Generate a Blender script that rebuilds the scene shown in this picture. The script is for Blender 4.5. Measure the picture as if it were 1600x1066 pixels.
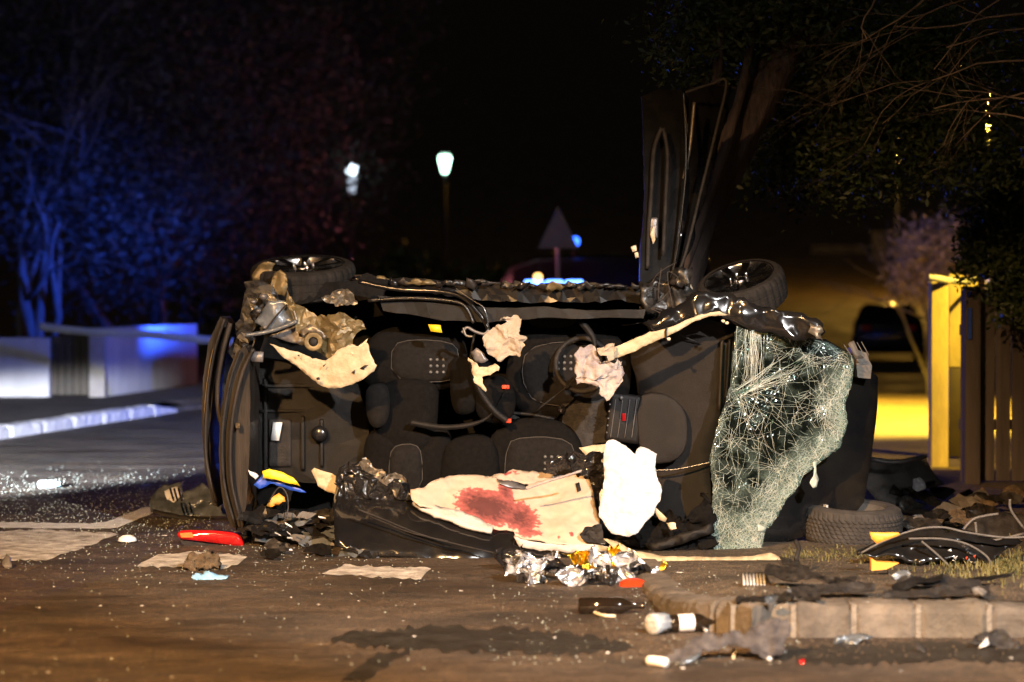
import bpy, bmesh, math, random
from mathutils import Vector, Matrix, noise
from mathutils.geometry import delaunay_2d_cdt
R = math.radians
rng = random.Random(11)
for o in list(bpy.data.objects):
    bpy.data.objects.remove(o)
S = bpy.context.scene
COL = S.collection

# ------------------------------------------------------------------ camera
FPX, H, HORIZON = 3640.0, 1.54, 470.0
PITCH = math.atan((533 - HORIZON) / FPX)
cd = bpy.data.cameras.new('camera')
cam = bpy.data.objects.new('camera', cd); COL.objects.link(cam)
cam.location = (0, 0, H); cam.rotation_euler = (R(90) - PITCH, 0, 0)
cd.sensor_width = 36; cd.lens = FPX * 36 / 1600
cd.clip_start = 0.1; cd.clip_end = 2000
cd.dof.use_dof = True; cd.dof.focus_distance = 14.35; cd.dof.aperture_fstop = 1.55
S.camera = cam
# ------------------------------------------------------------------ world: a night sky
W = bpy.data.worlds.new('World'); S.world = W; W.use_nodes = True
nt = W.node_tree; nt.nodes.clear()
sky = nt.nodes.new('ShaderNodeTexSky'); sky.sky_type = 'NISHITA'; sky.sun_disc = False
sky.sun_elevation = R(-6); sky.sun_rotation = R(200)
bg = nt.nodes.new('ShaderNodeBackground'); bg.inputs[1].default_value = 0.05
wo = nt.nodes.new('ShaderNodeOutputWorld')
nt.links.new(sky.outputs[0], bg.inputs[0]); nt.links.new(bg.outputs[0], wo.inputs[0])
# a faint moon stands in for the sun
sd = bpy.data.lights.new('moon', 'SUN'); sd.energy = 0.12; sd.angle = R(0.5); sd.color = (1, 0.93, 0.88)
so = bpy.data.objects.new('moon', sd); COL.objects.link(so); so.rotation_euler = (R(50), 0, R(-25))
S.view_settings.view_transform = 'Standard'; S.view_settings.look = 'None'
S.view_settings.exposure = 0.0; S.view_settings.gamma = 1.0
S.cycles.use_denoising = True
S.cycles.sample_clamp_indirect = 6
S.cycles.max_bounces = 6

# ------------------------------------------------------------------ helpers
FWD = Vector((0, math.cos(PITCH), -math.sin(PITCH))); UP = Vector((0, math.sin(PITCH), math.cos(PITCH)))
def ray(px, py):
    return FWD + Vector((1, 0, 0)) * ((px - 800) / FPX) + UP * ((533 - py) / FPX)
def at(px, py, Y):
    d = ray(px, py); t = Y / d.y
    return Vector((0, 0, H)) + d * t
def pave(x, y):                       # height of the right-hand pavement
    t = min(1, max(0, (y - 11.2) / 2.2)); t = t * t * (3 - 2 * t)
    u = min(1, max(0, (x - .62) / .5)); u = u * u * (3 - 2 * u)
    return (0.155 * (1 - t) + 0.012 * t) * u + .006 * (1 - u)
def gnd(px, py, z=0.0):
    d = ray(px, py); t = (z - H) / d.z
    return Vector((0, 0, H)) + d * t
def pgnd(px, py):
    z = 0.1
    for _ in range(12):
        p = gnd(px, py, z); z = pave(p.x, p.y)
    return p
def YP(px): return 14.3 + (1115 - px) / 260 * 0.1

# ------------------------------------------------------------------ materials
def mat(name, c1, c2=None, scale=20, rough=0.6, metal=0.0, bump=0.0, bscale=60, spec=0.5, aniso=None,
        r2=None, coat=0, detail=5, trans=0, emit=None, estr=0, sheen=0):
    m = bpy.data.materials.new(name); m.use_nodes = True
    n = m.node_tree; b = n.nodes['Principled BSDF']; L = n.links
    b.inputs['Base Color'].default_value = (*c1, 1); b.inputs['Roughness'].default_value = rough
    b.inputs['Metallic'].default_value = metal; b.inputs['Specular IOR Level'].default_value = spec
    if coat: b.inputs['Coat Weight'].default_value = coat; b.inputs['Coat Roughness'].default_value = 0.05
    if trans: b.inputs['Transmission Weight'].default_value = trans
    if sheen: b.inputs['Sheen Weight'].default_value = sheen
    if emit: b.inputs['Emission Color'].default_value = (*emit, 1); b.inputs['Emission Strength'].default_value = estr
    tc = n.nodes.new('ShaderNodeTexCoord'); mp = n.nodes.new('ShaderNodeMapping')
    L.new(tc.outputs['Object'], mp.inputs[0])
    if aniso: mp.inputs['Scale'].default_value = aniso
    nz = n.nodes.new('ShaderNodeTexNoise'); nz.inputs['Scale'].default_value = scale; nz.inputs['Detail'].default_value = detail
    nz.inputs['Roughness'].default_value = 0.65
    L.new(mp.outputs[0], nz.inputs['Vector'])
    if c2:
        rp = n.nodes.new('ShaderNodeValToRGB')
        rp.color_ramp.elements[0].position = 0.35; rp.color_ramp.elements[0].color = (*c1, 1)
        rp.color_ramp.elements[1].position = 0.66; rp.color_ramp.elements[1].color = (*c2, 1)
        L.new(nz.outputs['Fac'], rp.inputs[0]); L.new(rp.outputs[0], b.inputs['Base Color'])
    if r2 is not None:
        mr = n.nodes.new('ShaderNodeMapRange'); mr.inputs[1].default_value = 0.35; mr.inputs[2].default_value = 0.65
        mr.inputs[3].default_value = rough; mr.inputs[4].default_value = r2
        L.new(nz.outputs['Fac'], mr.inputs[0]); L.new(mr.outputs[0], b.inputs['Roughness'])
    if bump:
        nb = n.nodes.new('ShaderNodeTexNoise'); nb.inputs['Scale'].default_value = bscale; nb.inputs['Detail'].default_value = 4
        L.new(mp.outputs[0], nb.inputs['Vector'])
        bp = n.nodes.new('ShaderNodeBump'); bp.inputs['Strength'].default_value = bump; bp.inputs['Distance'].default_value = 0.02
        L.new(nb.outputs['Fac'], bp.inputs['Height']); L.new(bp.outputs[0], b.inputs['Normal'])
    return m
def emis(name, c, s):
    m = bpy.data.materials.new(name); m.use_nodes = True; n = m.node_tree; n.nodes.clear()
    e = n.nodes.new('ShaderNodeEmission'); e.inputs[0].default_value = (*c, 1); e.inputs[1].default_value = s
    o = n.nodes.new('ShaderNodeOutputMaterial'); n.links.new(e.outputs[0], o.inputs[0]); return m

M = {}
M['paint'] = mat('black_paint', (.006, .006, .007), (.012, .011, .010), 3, .16, bump=.04, bscale=5, coat=.6)
M['scuffed'] = mat('scuffed_black_paint', (.006, .006, .0065), (.028, .024, .02), 22, .22, bump=.3, bscale=14, r2=.5, spec=0.35)
M['plastic'] = mat('dark_plastic', (.005, .0047, .0047), (.0095, .0088, .0085), 14, .5, bump=.2, bscale=260, spec=0.18)
M['dash'] = mat('dashboard_plastic', (.012, .0105, .0098), (.019, .0165, .0155), 5, .6, bump=.25, bscale=320, spec=0.15)
M['rubber'] = mat('rubber', (.012, .011, .011), (.03, .027, .025), 16, .65, bump=.25, bscale=80, spec=0.2)
M['seal'] = mat('dusty_rubber_seal', (.010, .009, .009), (.045, .036, .030), 9, .45, bump=.2, bscale=60, aniso=(1, 1, .12), spec=0.2)
M['tyre'] = mat('dusty_tyre', (.022, .02, .019), (.045, .04, .036), 10, .85, bump=.25, bscale=90)
M['piping'] = mat('seat_piping', (.035, .032, .03), None, 10, .7)
M['tyre_dark'] = mat('shaded_tyre_rubber', (.012, .011, .0105), (.024, .021, .019), 10, .8, bump=.25, bscale=90, spec=0.2)  # darker tyre copy, shade on the upper wheels put into its colour
M['fabric'] = mat('seat_fabric', (.0055, .0052, .0052), (.0095, .0088, .0085), 40, .95, bump=.5, bscale=500, spec=0.08)
M['fabric2'] = mat('seat_fabric_panel', (.011, .0102, .010), (.018, .0168, .016), 40, .95, bump=.5, bscale=500, spec=0.1)
M['carpet'] = mat('carpet', (.008, .0078, .0078), (.014, .013, .013), 30, .95, bump=.4, bscale=300, spec=0.05)
M['stud'] = mat('grey_stud', (.16, .16, .16), None, 10, .35, metal=.3)
M['steel'] = mat('torn_steel', (.10, .088, .07), (.2, .17, .13), 8, .4, metal=.5, bump=.25, bscale=14)
M['primer'] = mat('body_primer', (.11, .08, .035), (.17, .125, .055), 7, .45, metal=.3, bump=.3, bscale=16)
M['greymetal'] = mat('grey_inner_metal', (.12, .115, .12), (.2, .19, .19), 12, .4, metal=.4, bump=.2, bscale=30)
M['alloy'] = mat('alloy', (.26, .25, .24), (.36, .35, .34), 12, .22, metal=1, r2=.3)
M['chrome'] = mat('chrome', (.75, .75, .75), None, 10, .12, metal=1)
M['cream'] = mat('cream_trim', (.36, .29, .18), (.54, .45, .31), 14, .6, bump=.3, bscale=40, detail=8)
M['wornfoam'] = mat('torn_foam', (.55, .42, .25), (.75, .66, .5), 25, .9, bump=.6, bscale=60)
M['white'] = mat('white_cloth', (.54, .56, .60), (.46, .48, .52), 5, .85, bump=.35, bscale=30)
M['foam'] = mat('white_foam', (.5, .48, .45), (.42, .39, .36), 9, .8, bump=.3, bscale=40)
M['airbag'] = mat('dusty_airbag', (.28, .23, .17), (.40, .33, .26), 9, .85, bump=.5, bscale=40)
M['airbag2'] = mat('lilac_airbag', (.24, .215, .235), (.42, .37, .34), 14, .85, bump=.4, bscale=40)
M['silver'] = mat('silver_foil', (.86, .86, .88), None, 5, .27, metal=1, bump=.5, bscale=45)
M['gold'] = mat('gold_foil', (.9, .6, .06), None, 5, .3, metal=1, bump=.5, bscale=45)
M['darkfoil'] = mat('black_film_and_fold_shade', (.015, .014, .014), None, 5, .12, bump=.6, bscale=30)
M['red'] = mat('red_lens', (.34, .006, .008), (.5, .014, .012), 24, .12, coat=1)
M['orange_lens'] = mat('orange_lens', (.9, .16, .03), None, 20, .1, coat=1)
M['orange'] = mat('orange_plastic', (.75, .30, .03), (.8, .36, .05), 20, .5)
M['orangered'] = mat('red_orange_plastic', (.80, .055, .015), (.7, .04, .01), 14, .35)
M['yellow'] = mat('yellow_plastic', (.80, .58, .02), (.75, .5, .02), 20, .4)
M['blue'] = mat('blue_plastic', (.02, .08, .5), (.02, .06, .4), 20, .4)
M['glove'] = mat('blue_nitrile', (.22, .47, .78), (.28, .55, .85), 12, .5, bump=.3, bscale=60)
M['paper'] = mat('white_paper', (.78, .78, .78), (.7, .7, .72), 8, .7)
M['grit'] = mat('white_fragment', (.3, .3, .3), (.6, .58, .55), 30, .45)
M['dirt'] = mat('earth_clod', (.05, .035, .02), (.12, .085, .05), 25, .95, bump=.8, bscale=60)
M['bumper'] = mat('grey_bumper_plastic', (.07, .065, .06), (.11, .1, .09), 9, .55, bump=.25, bscale=60)
M['silverplastic'] = mat('silver_grey_plastic', (.05, .06, .07), (.17, .19, .215), 6, .28, metal=.3, bump=.2, bscale=20)
M['liner'] = mat('felt_liner', (.03, .028, .031), (.085, .078, .077), 16, .9, bump=.6, bscale=120, spec=.2)
M['bottle'] = mat('brown_bottle_glass', (.012, .008, .005), None, 5, .06, coat=1)
M['clear'] = mat('clear_plastic', (.7, .72, .75), (.5, .52, .55), 30, .12, bump=.8, bscale=40, trans=.35)
M['label'] = mat('bottle_label', (.8, .74, .68), (.72, .65, .6), 12, .6)
M['pinklabel'] = mat('pink_cap', (.75, .42, .42), (.8, .6, .58), 30, .4)
M['bark'] = mat('bark', (.022, .016, .014), (.07, .05, .045), 9, .9, bump=1, bscale=22, aniso=(1, 1, .15))
M['greybark'] = mat('grey_bark', (.10, .09, .085), (.2, .18, .17), 9, .9, bump=.8, bscale=18, aniso=(1, 1, .2))
M['twig'] = mat('twig', (.10, .075, .06), (.18, .14, .11), 12, .9)
M['leafdark'] = mat('evergreen_leaf', (.022, .04, .01), (.05, .07, .018), 3, .55)
M['leafgrey'] = mat('grey_green_leaf', (.03, .03, .024), (.075, .07, .055), 2, .7)
M['blossom'] = mat('pale_leaf', (.3, .25, .26), (.5, .42, .36), 3, .7)
M['stone'] = mat('kerb_stone', (.055, .046, .037), (.14, .118, .095), 5, .9, bump=.6, bscale=26)
M['stone2'] = mat('kerb_stone_dark', (.042, .036, .03), (.115, .098, .08), 5, .9, bump=.7, bscale=22)
M['stone3'] = mat('kerb_stone_warm', (.06, .05, .038), (.13, .108, .082), 4, .9, bump=.7, bscale=30)
M['mortar'] = mat('pale_mortar', (.12, .104, .084), (.2, .175, .145), 20, .95, bump=.5, bscale=60)
M['paintedstone'] = mat('whitewashed_kerb', (.62, .61, .6), (.75, .74, .73), 5, .8, bump=.4, bscale=20)
M['render'] = mat('rendered_wall', (.5, .49, .5), (.62, .61, .61), 3, .9, bump=.3, bscale=30, aniso=(1, 1, .25))
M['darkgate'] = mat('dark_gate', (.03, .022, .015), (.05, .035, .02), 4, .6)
M['concrete'] = mat('concrete', (.3, .27, .25), (.38, .35, .32), 6, .9, bump=.3, bscale=40)
M['board'] = mat('weathered_board', (.045, .037, .034), (.10, .084, .078), 6, .9, bump=.5, bscale=30, aniso=(1, 1, .08))
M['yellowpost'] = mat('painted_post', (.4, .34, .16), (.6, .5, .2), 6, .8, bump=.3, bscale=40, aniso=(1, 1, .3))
M['tape'] = mat('barrier_tape', (.75, .77, .8), (.6, .65, .75), 4, .4)
M['metal'] = mat('galvanised', (.25, .26, .27), (.35, .36, .37), 8, .4, metal=.6)
M['carblack'] = mat('dark_car_paint', (.01, .01, .011), None, 8, .25, coat=.5)
M['darkglass'] = mat('car_glass', (.01, .01, .012), None, 8, .08)
M['signback'] = mat('sign_back', (.10, .10, .12), (.13, .13, .15), 5, .7, metal=.2)
M['grass'] = mat('grass', (.07, .07, .02), (.16, .14, .05), 3, .8)
M['soil'] = mat('verge_soil', (.05, .04, .025), (.11, .085, .05), 5, .95, bump=.6, bscale=50)

def asphalt(name, dark, light, wet=True):
    m = bpy.data.materials.new(name); m.use_nodes = True
    n = m.node_tree; b = n.nodes['Principled BSDF']; L = n.links
    tc = n.nodes.new('ShaderNodeTexCoord')
    def nz(scale, sc=(1, 1, 1), det=5, rgh=.6):
        mp = n.nodes.new('ShaderNodeMapping'); mp.inputs['Scale'].default_value = sc
        L.new(tc.outputs['Object'], mp.inputs[0])
        t = n.nodes.new('ShaderNodeTexNoise'); t.inputs['Scale'].default_value = scale
        t.inputs['Detail'].default_value = det; t.inputs['Roughness'].default_value = rgh
        L.new(mp.outputs[0], t.inputs['Vector']); return t.outputs['Fac']
    def ramp(f, p0, p1, c0, c1):
        r = n.nodes.new('ShaderNodeValToRGB'); e = r.color_ramp.elements
        e[0].position = p0; e[1].position = p1; e[0].color = (*c0, 1); e[1].color = (*c1, 1)
        L.new(f, r.inputs[0]); return r.outputs[0]
    def mul(a, b_, fac=1):
        x = n.nodes.new('ShaderNodeMix'); x.data_type = 'RGBA'; x.blend_type = 'MULTIPLY'; x.inputs[0].default_value = fac
        L.new(a, x.inputs[6]); L.new(b_, x.inputs[7]); return x.outputs[2]
    base = ramp(nz(1.1), .3, .7, dark, light)
    grain = mul(ramp(nz(62, det=6, rgh=.8), .34, .66, (.45, .45, .45), (1.45, 1.42, 1.4)), ramp(nz(9, det=6), .3, .7, (.7, .7, .7), (1.15, 1.15, 1.15)))
    vo = n.nodes.new('ShaderNodeTexVoronoi'); vo.inputs['Scale'].default_value = 95; L.new(tc.outputs['Object'], vo.inputs['Vector'])
    sp = n.nodes.new('ShaderNodeSeparateColor'); L.new(vo.outputs['Color'], sp.inputs[0])
    grain = mul(grain, ramp(sp.outputs[0], .1, .95, (.45, .45, .45), (1.7, 1.66, 1.6)))
    streak = mul(ramp(nz(1.5, (.7, 1.3, 1), 8, .7), .36, .6, (.42, .4, .38), (1.25, 1.22, 1.18)), ramp(nz(6, (.8, 1.4, 1), 8, .75), .36, .62, (.6, .59, .57), (1.2, 1.2, 1.2)))
    c = mul(mul(base, grain), streak)
    L.new(c, b.inputs['Base Color'])
    # tyre-worn, oily patches are glossier
    rr = n.nodes.new('ShaderNodeMapRange'); rr.inputs[1].default_value = .38; rr.inputs[2].default_value = .6
    rr.inputs[3].default_value = .5 if wet else .8; rr.inputs[4].default_value = .85
    L.new(nz(1.6, (.5, 1.4, 1)), rr.inputs[0]); L.new(rr.outputs[0], b.inputs['Roughness'])
    bp = n.nodes.new('ShaderNodeBump'); bp.inputs['Strength'].default_value = .9; bp.inputs['Distance'].default_value = .02
    L.new(nz(95, det=4), bp.inputs['Height']); L.new(bp.outputs[0], b.inputs['Normal'])
    return m
M['asphalt'] = asphalt('asphalt', (.054, .038, .0255), (.100, .074, .050))
M['pavement'] = asphalt('pavement_asphalt', (.075, .06, .045), (.13, .105, .075), False)
M['oil'] = mat('oil_soaked_asphalt', (.012, .01, .008), (.022, .018, .013), 6, .35, bump=.5, bscale=120, r2=.7)
M['roadpaint'] = mat('worn_road_paint', (.16, .135, .108), (.68, .65, .6), 8, .75, bump=.35, bscale=90, detail=8)

M['linepaint'] = mat('white_line_paint', (.5, .49, .47), (.78, .77, .75), 10, .7, bump=.35, bscale=90)
# cracked laminated windscreen
def glassmat():
    m = bpy.data.materials.new('crazed_laminated_glass'); m.use_nodes = True
    n = m.node_tree; n.nodes.clear(); L = n.links
    out = n.nodes.new('ShaderNodeOutputMaterial'); tc = n.nodes.new('ShaderNodeTexCoord')
    tr = n.nodes.new('ShaderNodeBsdfTransparent'); tr.inputs[0].default_value = (.42, .55, .5, 1)
    df = n.nodes.new('ShaderNodeBsdfPrincipled'); df.inputs['Base Color'].default_value = (.33, .42, .37, 1); df.inputs['Roughness'].default_value = .4
    gl = n.nodes.new('ShaderNodeBsdfGlossy'); gl.inputs['Roughness'].default_value = .12; gl.inputs[0].default_value = (.8, .9, .86, 1)
    at_ = n.nodes.new('ShaderNodeAttribute'); at_.attribute_name = 'dense'
    vo = n.nodes.new('ShaderNodeTexVoronoi'); vo.feature = 'DISTANCE_TO_EDGE'; vo.inputs['Scale'].default_value = 55
    L.new(tc.outputs['Object'], vo.inputs['Vector'])
    v1 = n.nodes.new('ShaderNodeMapRange'); v1.inputs[1].default_value = 0; v1.inputs[2].default_value = .07; v1.inputs[3].default_value = 1; v1.inputs[4].default_value = 0
    L.new(vo.outputs['Distance'], v1.inputs[0])
    nz = n.nodes.new('ShaderNodeTexNoise'); nz.inputs['Scale'].default_value = 9; nz.inputs['Detail'].default_value = 6
    L.new(tc.outputs['Object'], nz.inputs['Vector'])
    a = n.nodes.new('ShaderNodeMath'); a.operation = 'ADD'; L.new(nz.outputs['Fac'], a.inputs[0]); L.new(at_.outputs['Fac'], a.inputs[1])
    b = n.nodes.new('ShaderNodeMapRange'); b.inputs[1].default_value = .5; b.inputs[2].default_value = 1.25; b.inputs[3].default_value = .012; b.inputs[4].default_value = .6
    L.new(a.outputs[0], b.inputs[0])
    c = n.nodes.new('ShaderNodeMath'); c.operation = 'MULTIPLY_ADD'; L.new(v1.outputs[0], c.inputs[0]); L.new(b.outputs[0], c.inputs[1])
    d = n.nodes.new('ShaderNodeMath'); d.operation = 'MULTIPLY'; L.new(b.outputs[0], d.inputs[0]); d.inputs[1].default_value = .45
    L.new(d.outputs[0], c.inputs[2]); c.use_clamp = True
    m1 = n.nodes.new('ShaderNodeMixShader'); L.new(c.outputs[0], m1.inputs[0]); L.new(tr.outputs[0], m1.inputs[1]); L.new(df.outputs[0], m1.inputs[2])
    m2 = n.nodes.new('ShaderNodeMixShader'); m2.inputs[0].default_value = .03; L.new(m1.outputs[0], m2.inputs[1]); L.new(gl.outputs[0], m2.inputs[2])
    bp = n.nodes.new('ShaderNodeBump'); bp.inputs['Strength'].default_value = .5; bp.inputs['Distance'].default_value = .01
    L.new(vo.outputs['Distance'], bp.inputs['Height']); L.new(bp.outputs[0], gl.inputs['Normal'])
    L.new(m2.outputs[0], out.inputs[0]); return m
M['glass'] = glassmat()
M['crack'] = mat('crushed_glass', (.28, .36, .315), (.5, .52, .46), 10, .45, spec=.5)
def gridmat():   # headliner cloth with a dark red stain (a mark of its own shape, from the 'stain' attribute)
    m = mat('headliner_cloth', (.44, .35, .27), (.52, .43, .34), 6, .9, bump=.25, bscale=180)
    n = m.node_tree; L = n.links; b = n.nodes['Principled BSDF']
    src = b.inputs['Base Color'].links[0].from_socket
    a = n.nodes.new('ShaderNodeAttribute'); a.attribute_name = 'stain'
    tc = n.nodes.new('ShaderNodeTexCoord')
    def nn(s):
        z = n.nodes.new('ShaderNodeTexNoise'); z.inputs['Scale'].default_value = s; z.inputs['Detail'].default_value = 6
        L.new(tc.outputs['Object'], z.inputs['Vector']); return z.outputs['Fac']
    s = n.nodes.new('ShaderNodeMath'); s.operation = 'ADD'; L.new(a.outputs['Fac'], s.inputs[0])
    q = n.nodes.new('ShaderNodeMath'); q.operation = 'MULTIPLY_ADD'; q.inputs[1].default_value = .95; q.inputs[2].default_value = -.47
    L.new(nn(34), q.inputs[0]); L.new(q.outputs[0], s.inputs[1])
    r = n.nodes.new('ShaderNodeValToRGB'); e = r.color_ramp.elements
    e[0].position = .33; e[0].color = (0, 0, 0, 1); e[1].position = .45; e[1].color = (.94, .94, .94, 1)
    L.new(s.outputs[0], r.inputs[0])
    cr_ = n.nodes.new('ShaderNodeValToRGB'); e = cr_.color_ramp.elements
    e[0].position = .45; e[0].color = (.36, .075, .07, 1); e[1].position = .95; e[1].color = (.08, .006, .010, 1)
    L.new(s.outputs[0], cr_.inputs[0])
    x = n.nodes.new('ShaderNodeMix'); x.data_type = 'RGBA'
    L.new(r.outputs[0], x.inputs[0]); L.new(src, x.inputs[6]); L.new(cr_.outputs[0], x.inputs[7]); L.new(x.outputs[2], b.inputs['Base Color'])
    return m
M['headliner'] = gridmat()

# ------------------------------------------------------------------ object builders
def tag(o, label=None, cat=None, group=None, kind=None):
    if label: o['label'] = label
    if cat: o['category'] = cat
    if group: o['group'] = group
    if kind: o['kind'] = kind
    return o
def empty(name, loc, label, cat, group=None):
    e = bpy.data.objects.new(name, None); e.location = loc; e.empty_display_size = .2
    COL.objects.link(e); return tag(e, label, cat, group)
def root_loc(p):
    while p.parent: p = p.parent
    return p.location
def mk(name, V, F, m, parent=None, smooth=False, attrs=None):
    V = [Vector(v) for v in V]
    if parent: off = Vector(root_loc(parent))
    else:
        n = len(V); off = Vector((sum(v.x for v in V) / n, sum(v.y for v in V) / n, min(v.z for v in V)))
    me = bpy.data.meshes.new(name); me.from_pydata([tuple(v - off) for v in V], [], F); me.update()
    if smooth: me.polygons.foreach_set('use_smooth', [True] * len(me.polygons))
    if isinstance(m, (list, tuple)):
        for x in m: me.materials.append(M[x])
    else: me.materials.append(M[m])
    if attrs:
        for k, vals in attrs.items():
            a = me.attributes.new(k, 'FLOAT', 'POINT'); a.data.foreach_set('value', vals)
    o = bpy.data.objects.new(name, me); COL.objects.link(o)
    if parent: o.parent = parent
    else: o.location = off
    return o
def solid(o, t, off=0):
    s = o.modifiers.new('thick', 'SOLIDIFY'); s.thickness = t; s.offset = off; return o
def bevel(o, w, seg=2):
    b = o.modifiers.new('bevel', 'BEVEL'); b.width = w; b.segments = seg; b.limit_method = 'ANGLE'
    o.data.polygons.foreach_set('use_smooth', [True] * len(o.data.polygons)); return o
def inside(p, poly):
    c = False; n = len(poly); x, y = p; j = n - 1
    for i in range(n):
        xi, yi = poly[i]; xj, yj = poly[j]
        if (yi > y) != (yj > y) and x < (xj - xi) * (y - yi) / (yj - yi) + xi: c = not c
        j = i
    return c
def edge_dist(p, poly):
    d = 1e9; x, y = p
    for i in range(len(poly)):
        ax, ay = poly[i - 1]; bx, by = poly[i]; dx, dy = bx - ax, by - ay
        t = max(0, min(1, ((x - ax) * dx + (y - ay) * dy) / (dx * dx + dy * dy + 1e-9)))
        d = min(d, math.hypot(x - ax - t * dx, y - ay - t * dy))
    return d
def densify(poly, step, jag=0, r=rng, smooth=0):
    for _ in range(smooth):
        q = []
        for i in range(len(poly)):
            a, b = poly[i - 1], poly[i]
            q += [(a[0] * .75 + b[0] * .25, a[1] * .75 + b[1] * .25), (a[0] * .25 + b[0] * .75, a[1] * .25 + b[1] * .75)]
        poly = q
    out = []
    for i in range(len(poly)):
        a, b = poly[i], poly[(i + 1) % len(poly)]
        n = max(1, int(math.hypot(b[0] - a[0], b[1] - a[1]) / step))
        for k in range(n):
            t = k / n; out.append((a[0] + (b[0] - a[0]) * t + r.uniform(-jag, jag), a[1] + (b[1] - a[1]) * t + r.uniform(-jag, jag)))
    return out
def tri2d(poly, step, r=rng, holes=()):
    pts = list(poly); edges = [(i, (i + 1) % len(poly)) for i in range(len(poly))]
    for h in holes:
        s = len(pts); pts += h; edges += [(s + i, s + (i + 1) % len(h)) for i in range(len(h))]
    xs = [p[0] for p in poly]; ys = [p[1] for p in poly]
    y = min(ys); row = 0
    while y < max(ys):
        x = min(xs) + (step / 2 if row % 2 else 0)
        while x < max(xs):
            q = (x + r.uniform(-.25, .25) * step, y + r.uniform(-.25, .25) * step)
            if inside(q, poly) and edge_dist(q, poly) > step * .45 and not any(inside(q, h) or edge_dist(q, h) < step * .3 for h in holes): pts.append(q)
            x += step
        y += step * .87; row += 1
    v, _, f, *_ = delaunay_2d_cdt([Vector(p) for p in pts], edges, [], 2 if holes else 1, 1e-4)
    return [(p.x, p.y) for p in v], [tuple(t) for t in f]
def crumple(amp, sc, seed=0.0, oct_=3):
    o = Vector((seed * 3.1, seed * 1.7, seed * 2.3))
    def f(p):
        d = Vector(); a = amp; s = sc
        for _ in range(oct_):
            d += noise.noise_vector(p * s + o) * a; a *= .5; s *= 2.1
        return d
    return f
def creases(amp, sc, seed=0.0):     # sharp fold lines like crushed paper or foil
    o = Vector((seed * 3.1, seed * 1.7, seed * 2.3))
    def f(p):
        d = noise.voronoi(p * sc + o)[0]; e = noise.voronoi(p * sc * 2.3 + o)[0]
        return Vector((0, -1, .3)) * amp * ((d[1] - d[0]) + .4 * (e[1] - e[0])) + noise.noise_vector(p * sc + o) * amp * .6
    return f
def paper(amp, seed=0.0):
    a, b, c = crumple(amp * 1.1, 9, seed), creases(amp * .75, 21, seed + 1), creases(amp * .3, 48, seed + 2)
    return lambda p: a(p) + b(p) + c(p)
def sheet(name, poly, depth, m, parent=None, step=8, jag=0, disp=None, thick=.003, smooth=True, attr=None, holes=(), rs=0, est=None):
    poly = densify(poly, est or step, jag, smooth=rs)
    holes = [densify(h, max(2, step * .6), jag) for h in holes]
    P, F = tri2d(poly, step, holes=holes)
    V = []
    for p in P:
        q = at(p[0], p[1], depth(*p) if callable(depth) else depth)
        if disp: q = q + disp(q)
        V.append(q)
    FF = []
    for f in F:
        a, b, c = (V[i] for i in f[:3])
        FF.append(f if (b - a).cross(c - a).y < 0 else tuple(reversed(f)))
    o = mk(name, V, FF, m, parent, smooth, {k: [g(*p) for p in P] for k, g in attr.items()} if attr else None)
    if thick: solid(o, thick)
    return o
def prism(name, poly, Y0, Y1, m, parent=None, step=14, jag=0, disp=None, smooth=False, bev=0, rs=0):
    poly = densify(poly, step, jag, smooth=rs); P, F = tri2d(poly, step * 1.5)
    n = len(P); y0 = Y0 if callable(Y0) else (lambda a, b: Y0); dy = Y1 if callable(Y1) else None
    V = []
    for p in P:
        q = at(p[0], p[1], y0(*p)); V.append(q + (disp(q) if disp else Vector()))
    for i, p in enumerate(P):
        V.append(V[i] + Vector((0, (Y1(*p) if dy else Y1) - y0(*p), 0)))
    FF = []; cnt = {}
    for f in F:
        a, b, c = (V[i] for i in f[:3])
        if (b - a).cross(c - a).y > 0: f = tuple(reversed(f))
        FF.append(f); FF.append(tuple(i + n for i in reversed(f)))
        for i in range(len(f)): cnt[(f[i], f[(i + 1) % len(f)])] = 1
    for (a, b) in list(cnt):
        if (b, a) not in cnt: FF.append((b, a, a + n, b + n))
    o = mk(name, V, FF, m, parent, smooth)
    if bev: bevel(o, bev)
    return o
def tubeVF(pts, r, seg=8, flat=1.0, closed=False):
    pts = [Vector(p) for p in pts]; V = []; F = []; n = len(pts); pn = None
    for i, p in enumerate(pts):
        t = (pts[(i + 1) % n] - pts[i - 1]) if closed else (pts[min(i + 1, n - 1)] - pts[max(i - 1, 0)])
        t.normalize()
        if pn is None: pn = t.orthogonal().normalized()
        pn = (pn - t * pn.dot(t)).normalized(); b = t.cross(pn)
        rr = r[i] if isinstance(r, (list, tuple)) else r
        for k in range(seg):
            a = 2 * math.pi * k / seg; V.append(p + pn * math.cos(a) * rr + b * math.sin(a) * rr * flat)
    for i in range(n if closed else n - 1):
        j = (i + 1) % n
        for k in range(seg):
            F.append((i * seg + k, i * seg + (k + 1) % seg, j * seg + (k + 1) % seg, j * seg + k))
    if not closed: F.append(tuple(reversed(range(seg)))); F.append(tuple((n - 1) * seg + k for k in range(seg)))
    return V, F
def curve(pts, n=6):
    pts = [Vector(p) for p in pts]; out = []
    for i in range(len(pts) - 1):
        p0, p1, p2, p3 = pts[max(0, i - 1)], pts[i], pts[i + 1], pts[min(len(pts) - 1, i + 2)]
        for k in range(n):
            t = k / n
            out.append(.5 * (2 * p1 + (p2 - p0) * t + (2 * p0 - 5 * p1 + 4 * p2 - p3) * t * t + (3 * p1 - p0 - 3 * p2 + p3) * t ** 3))
    return out + [pts[-1]]
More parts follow.
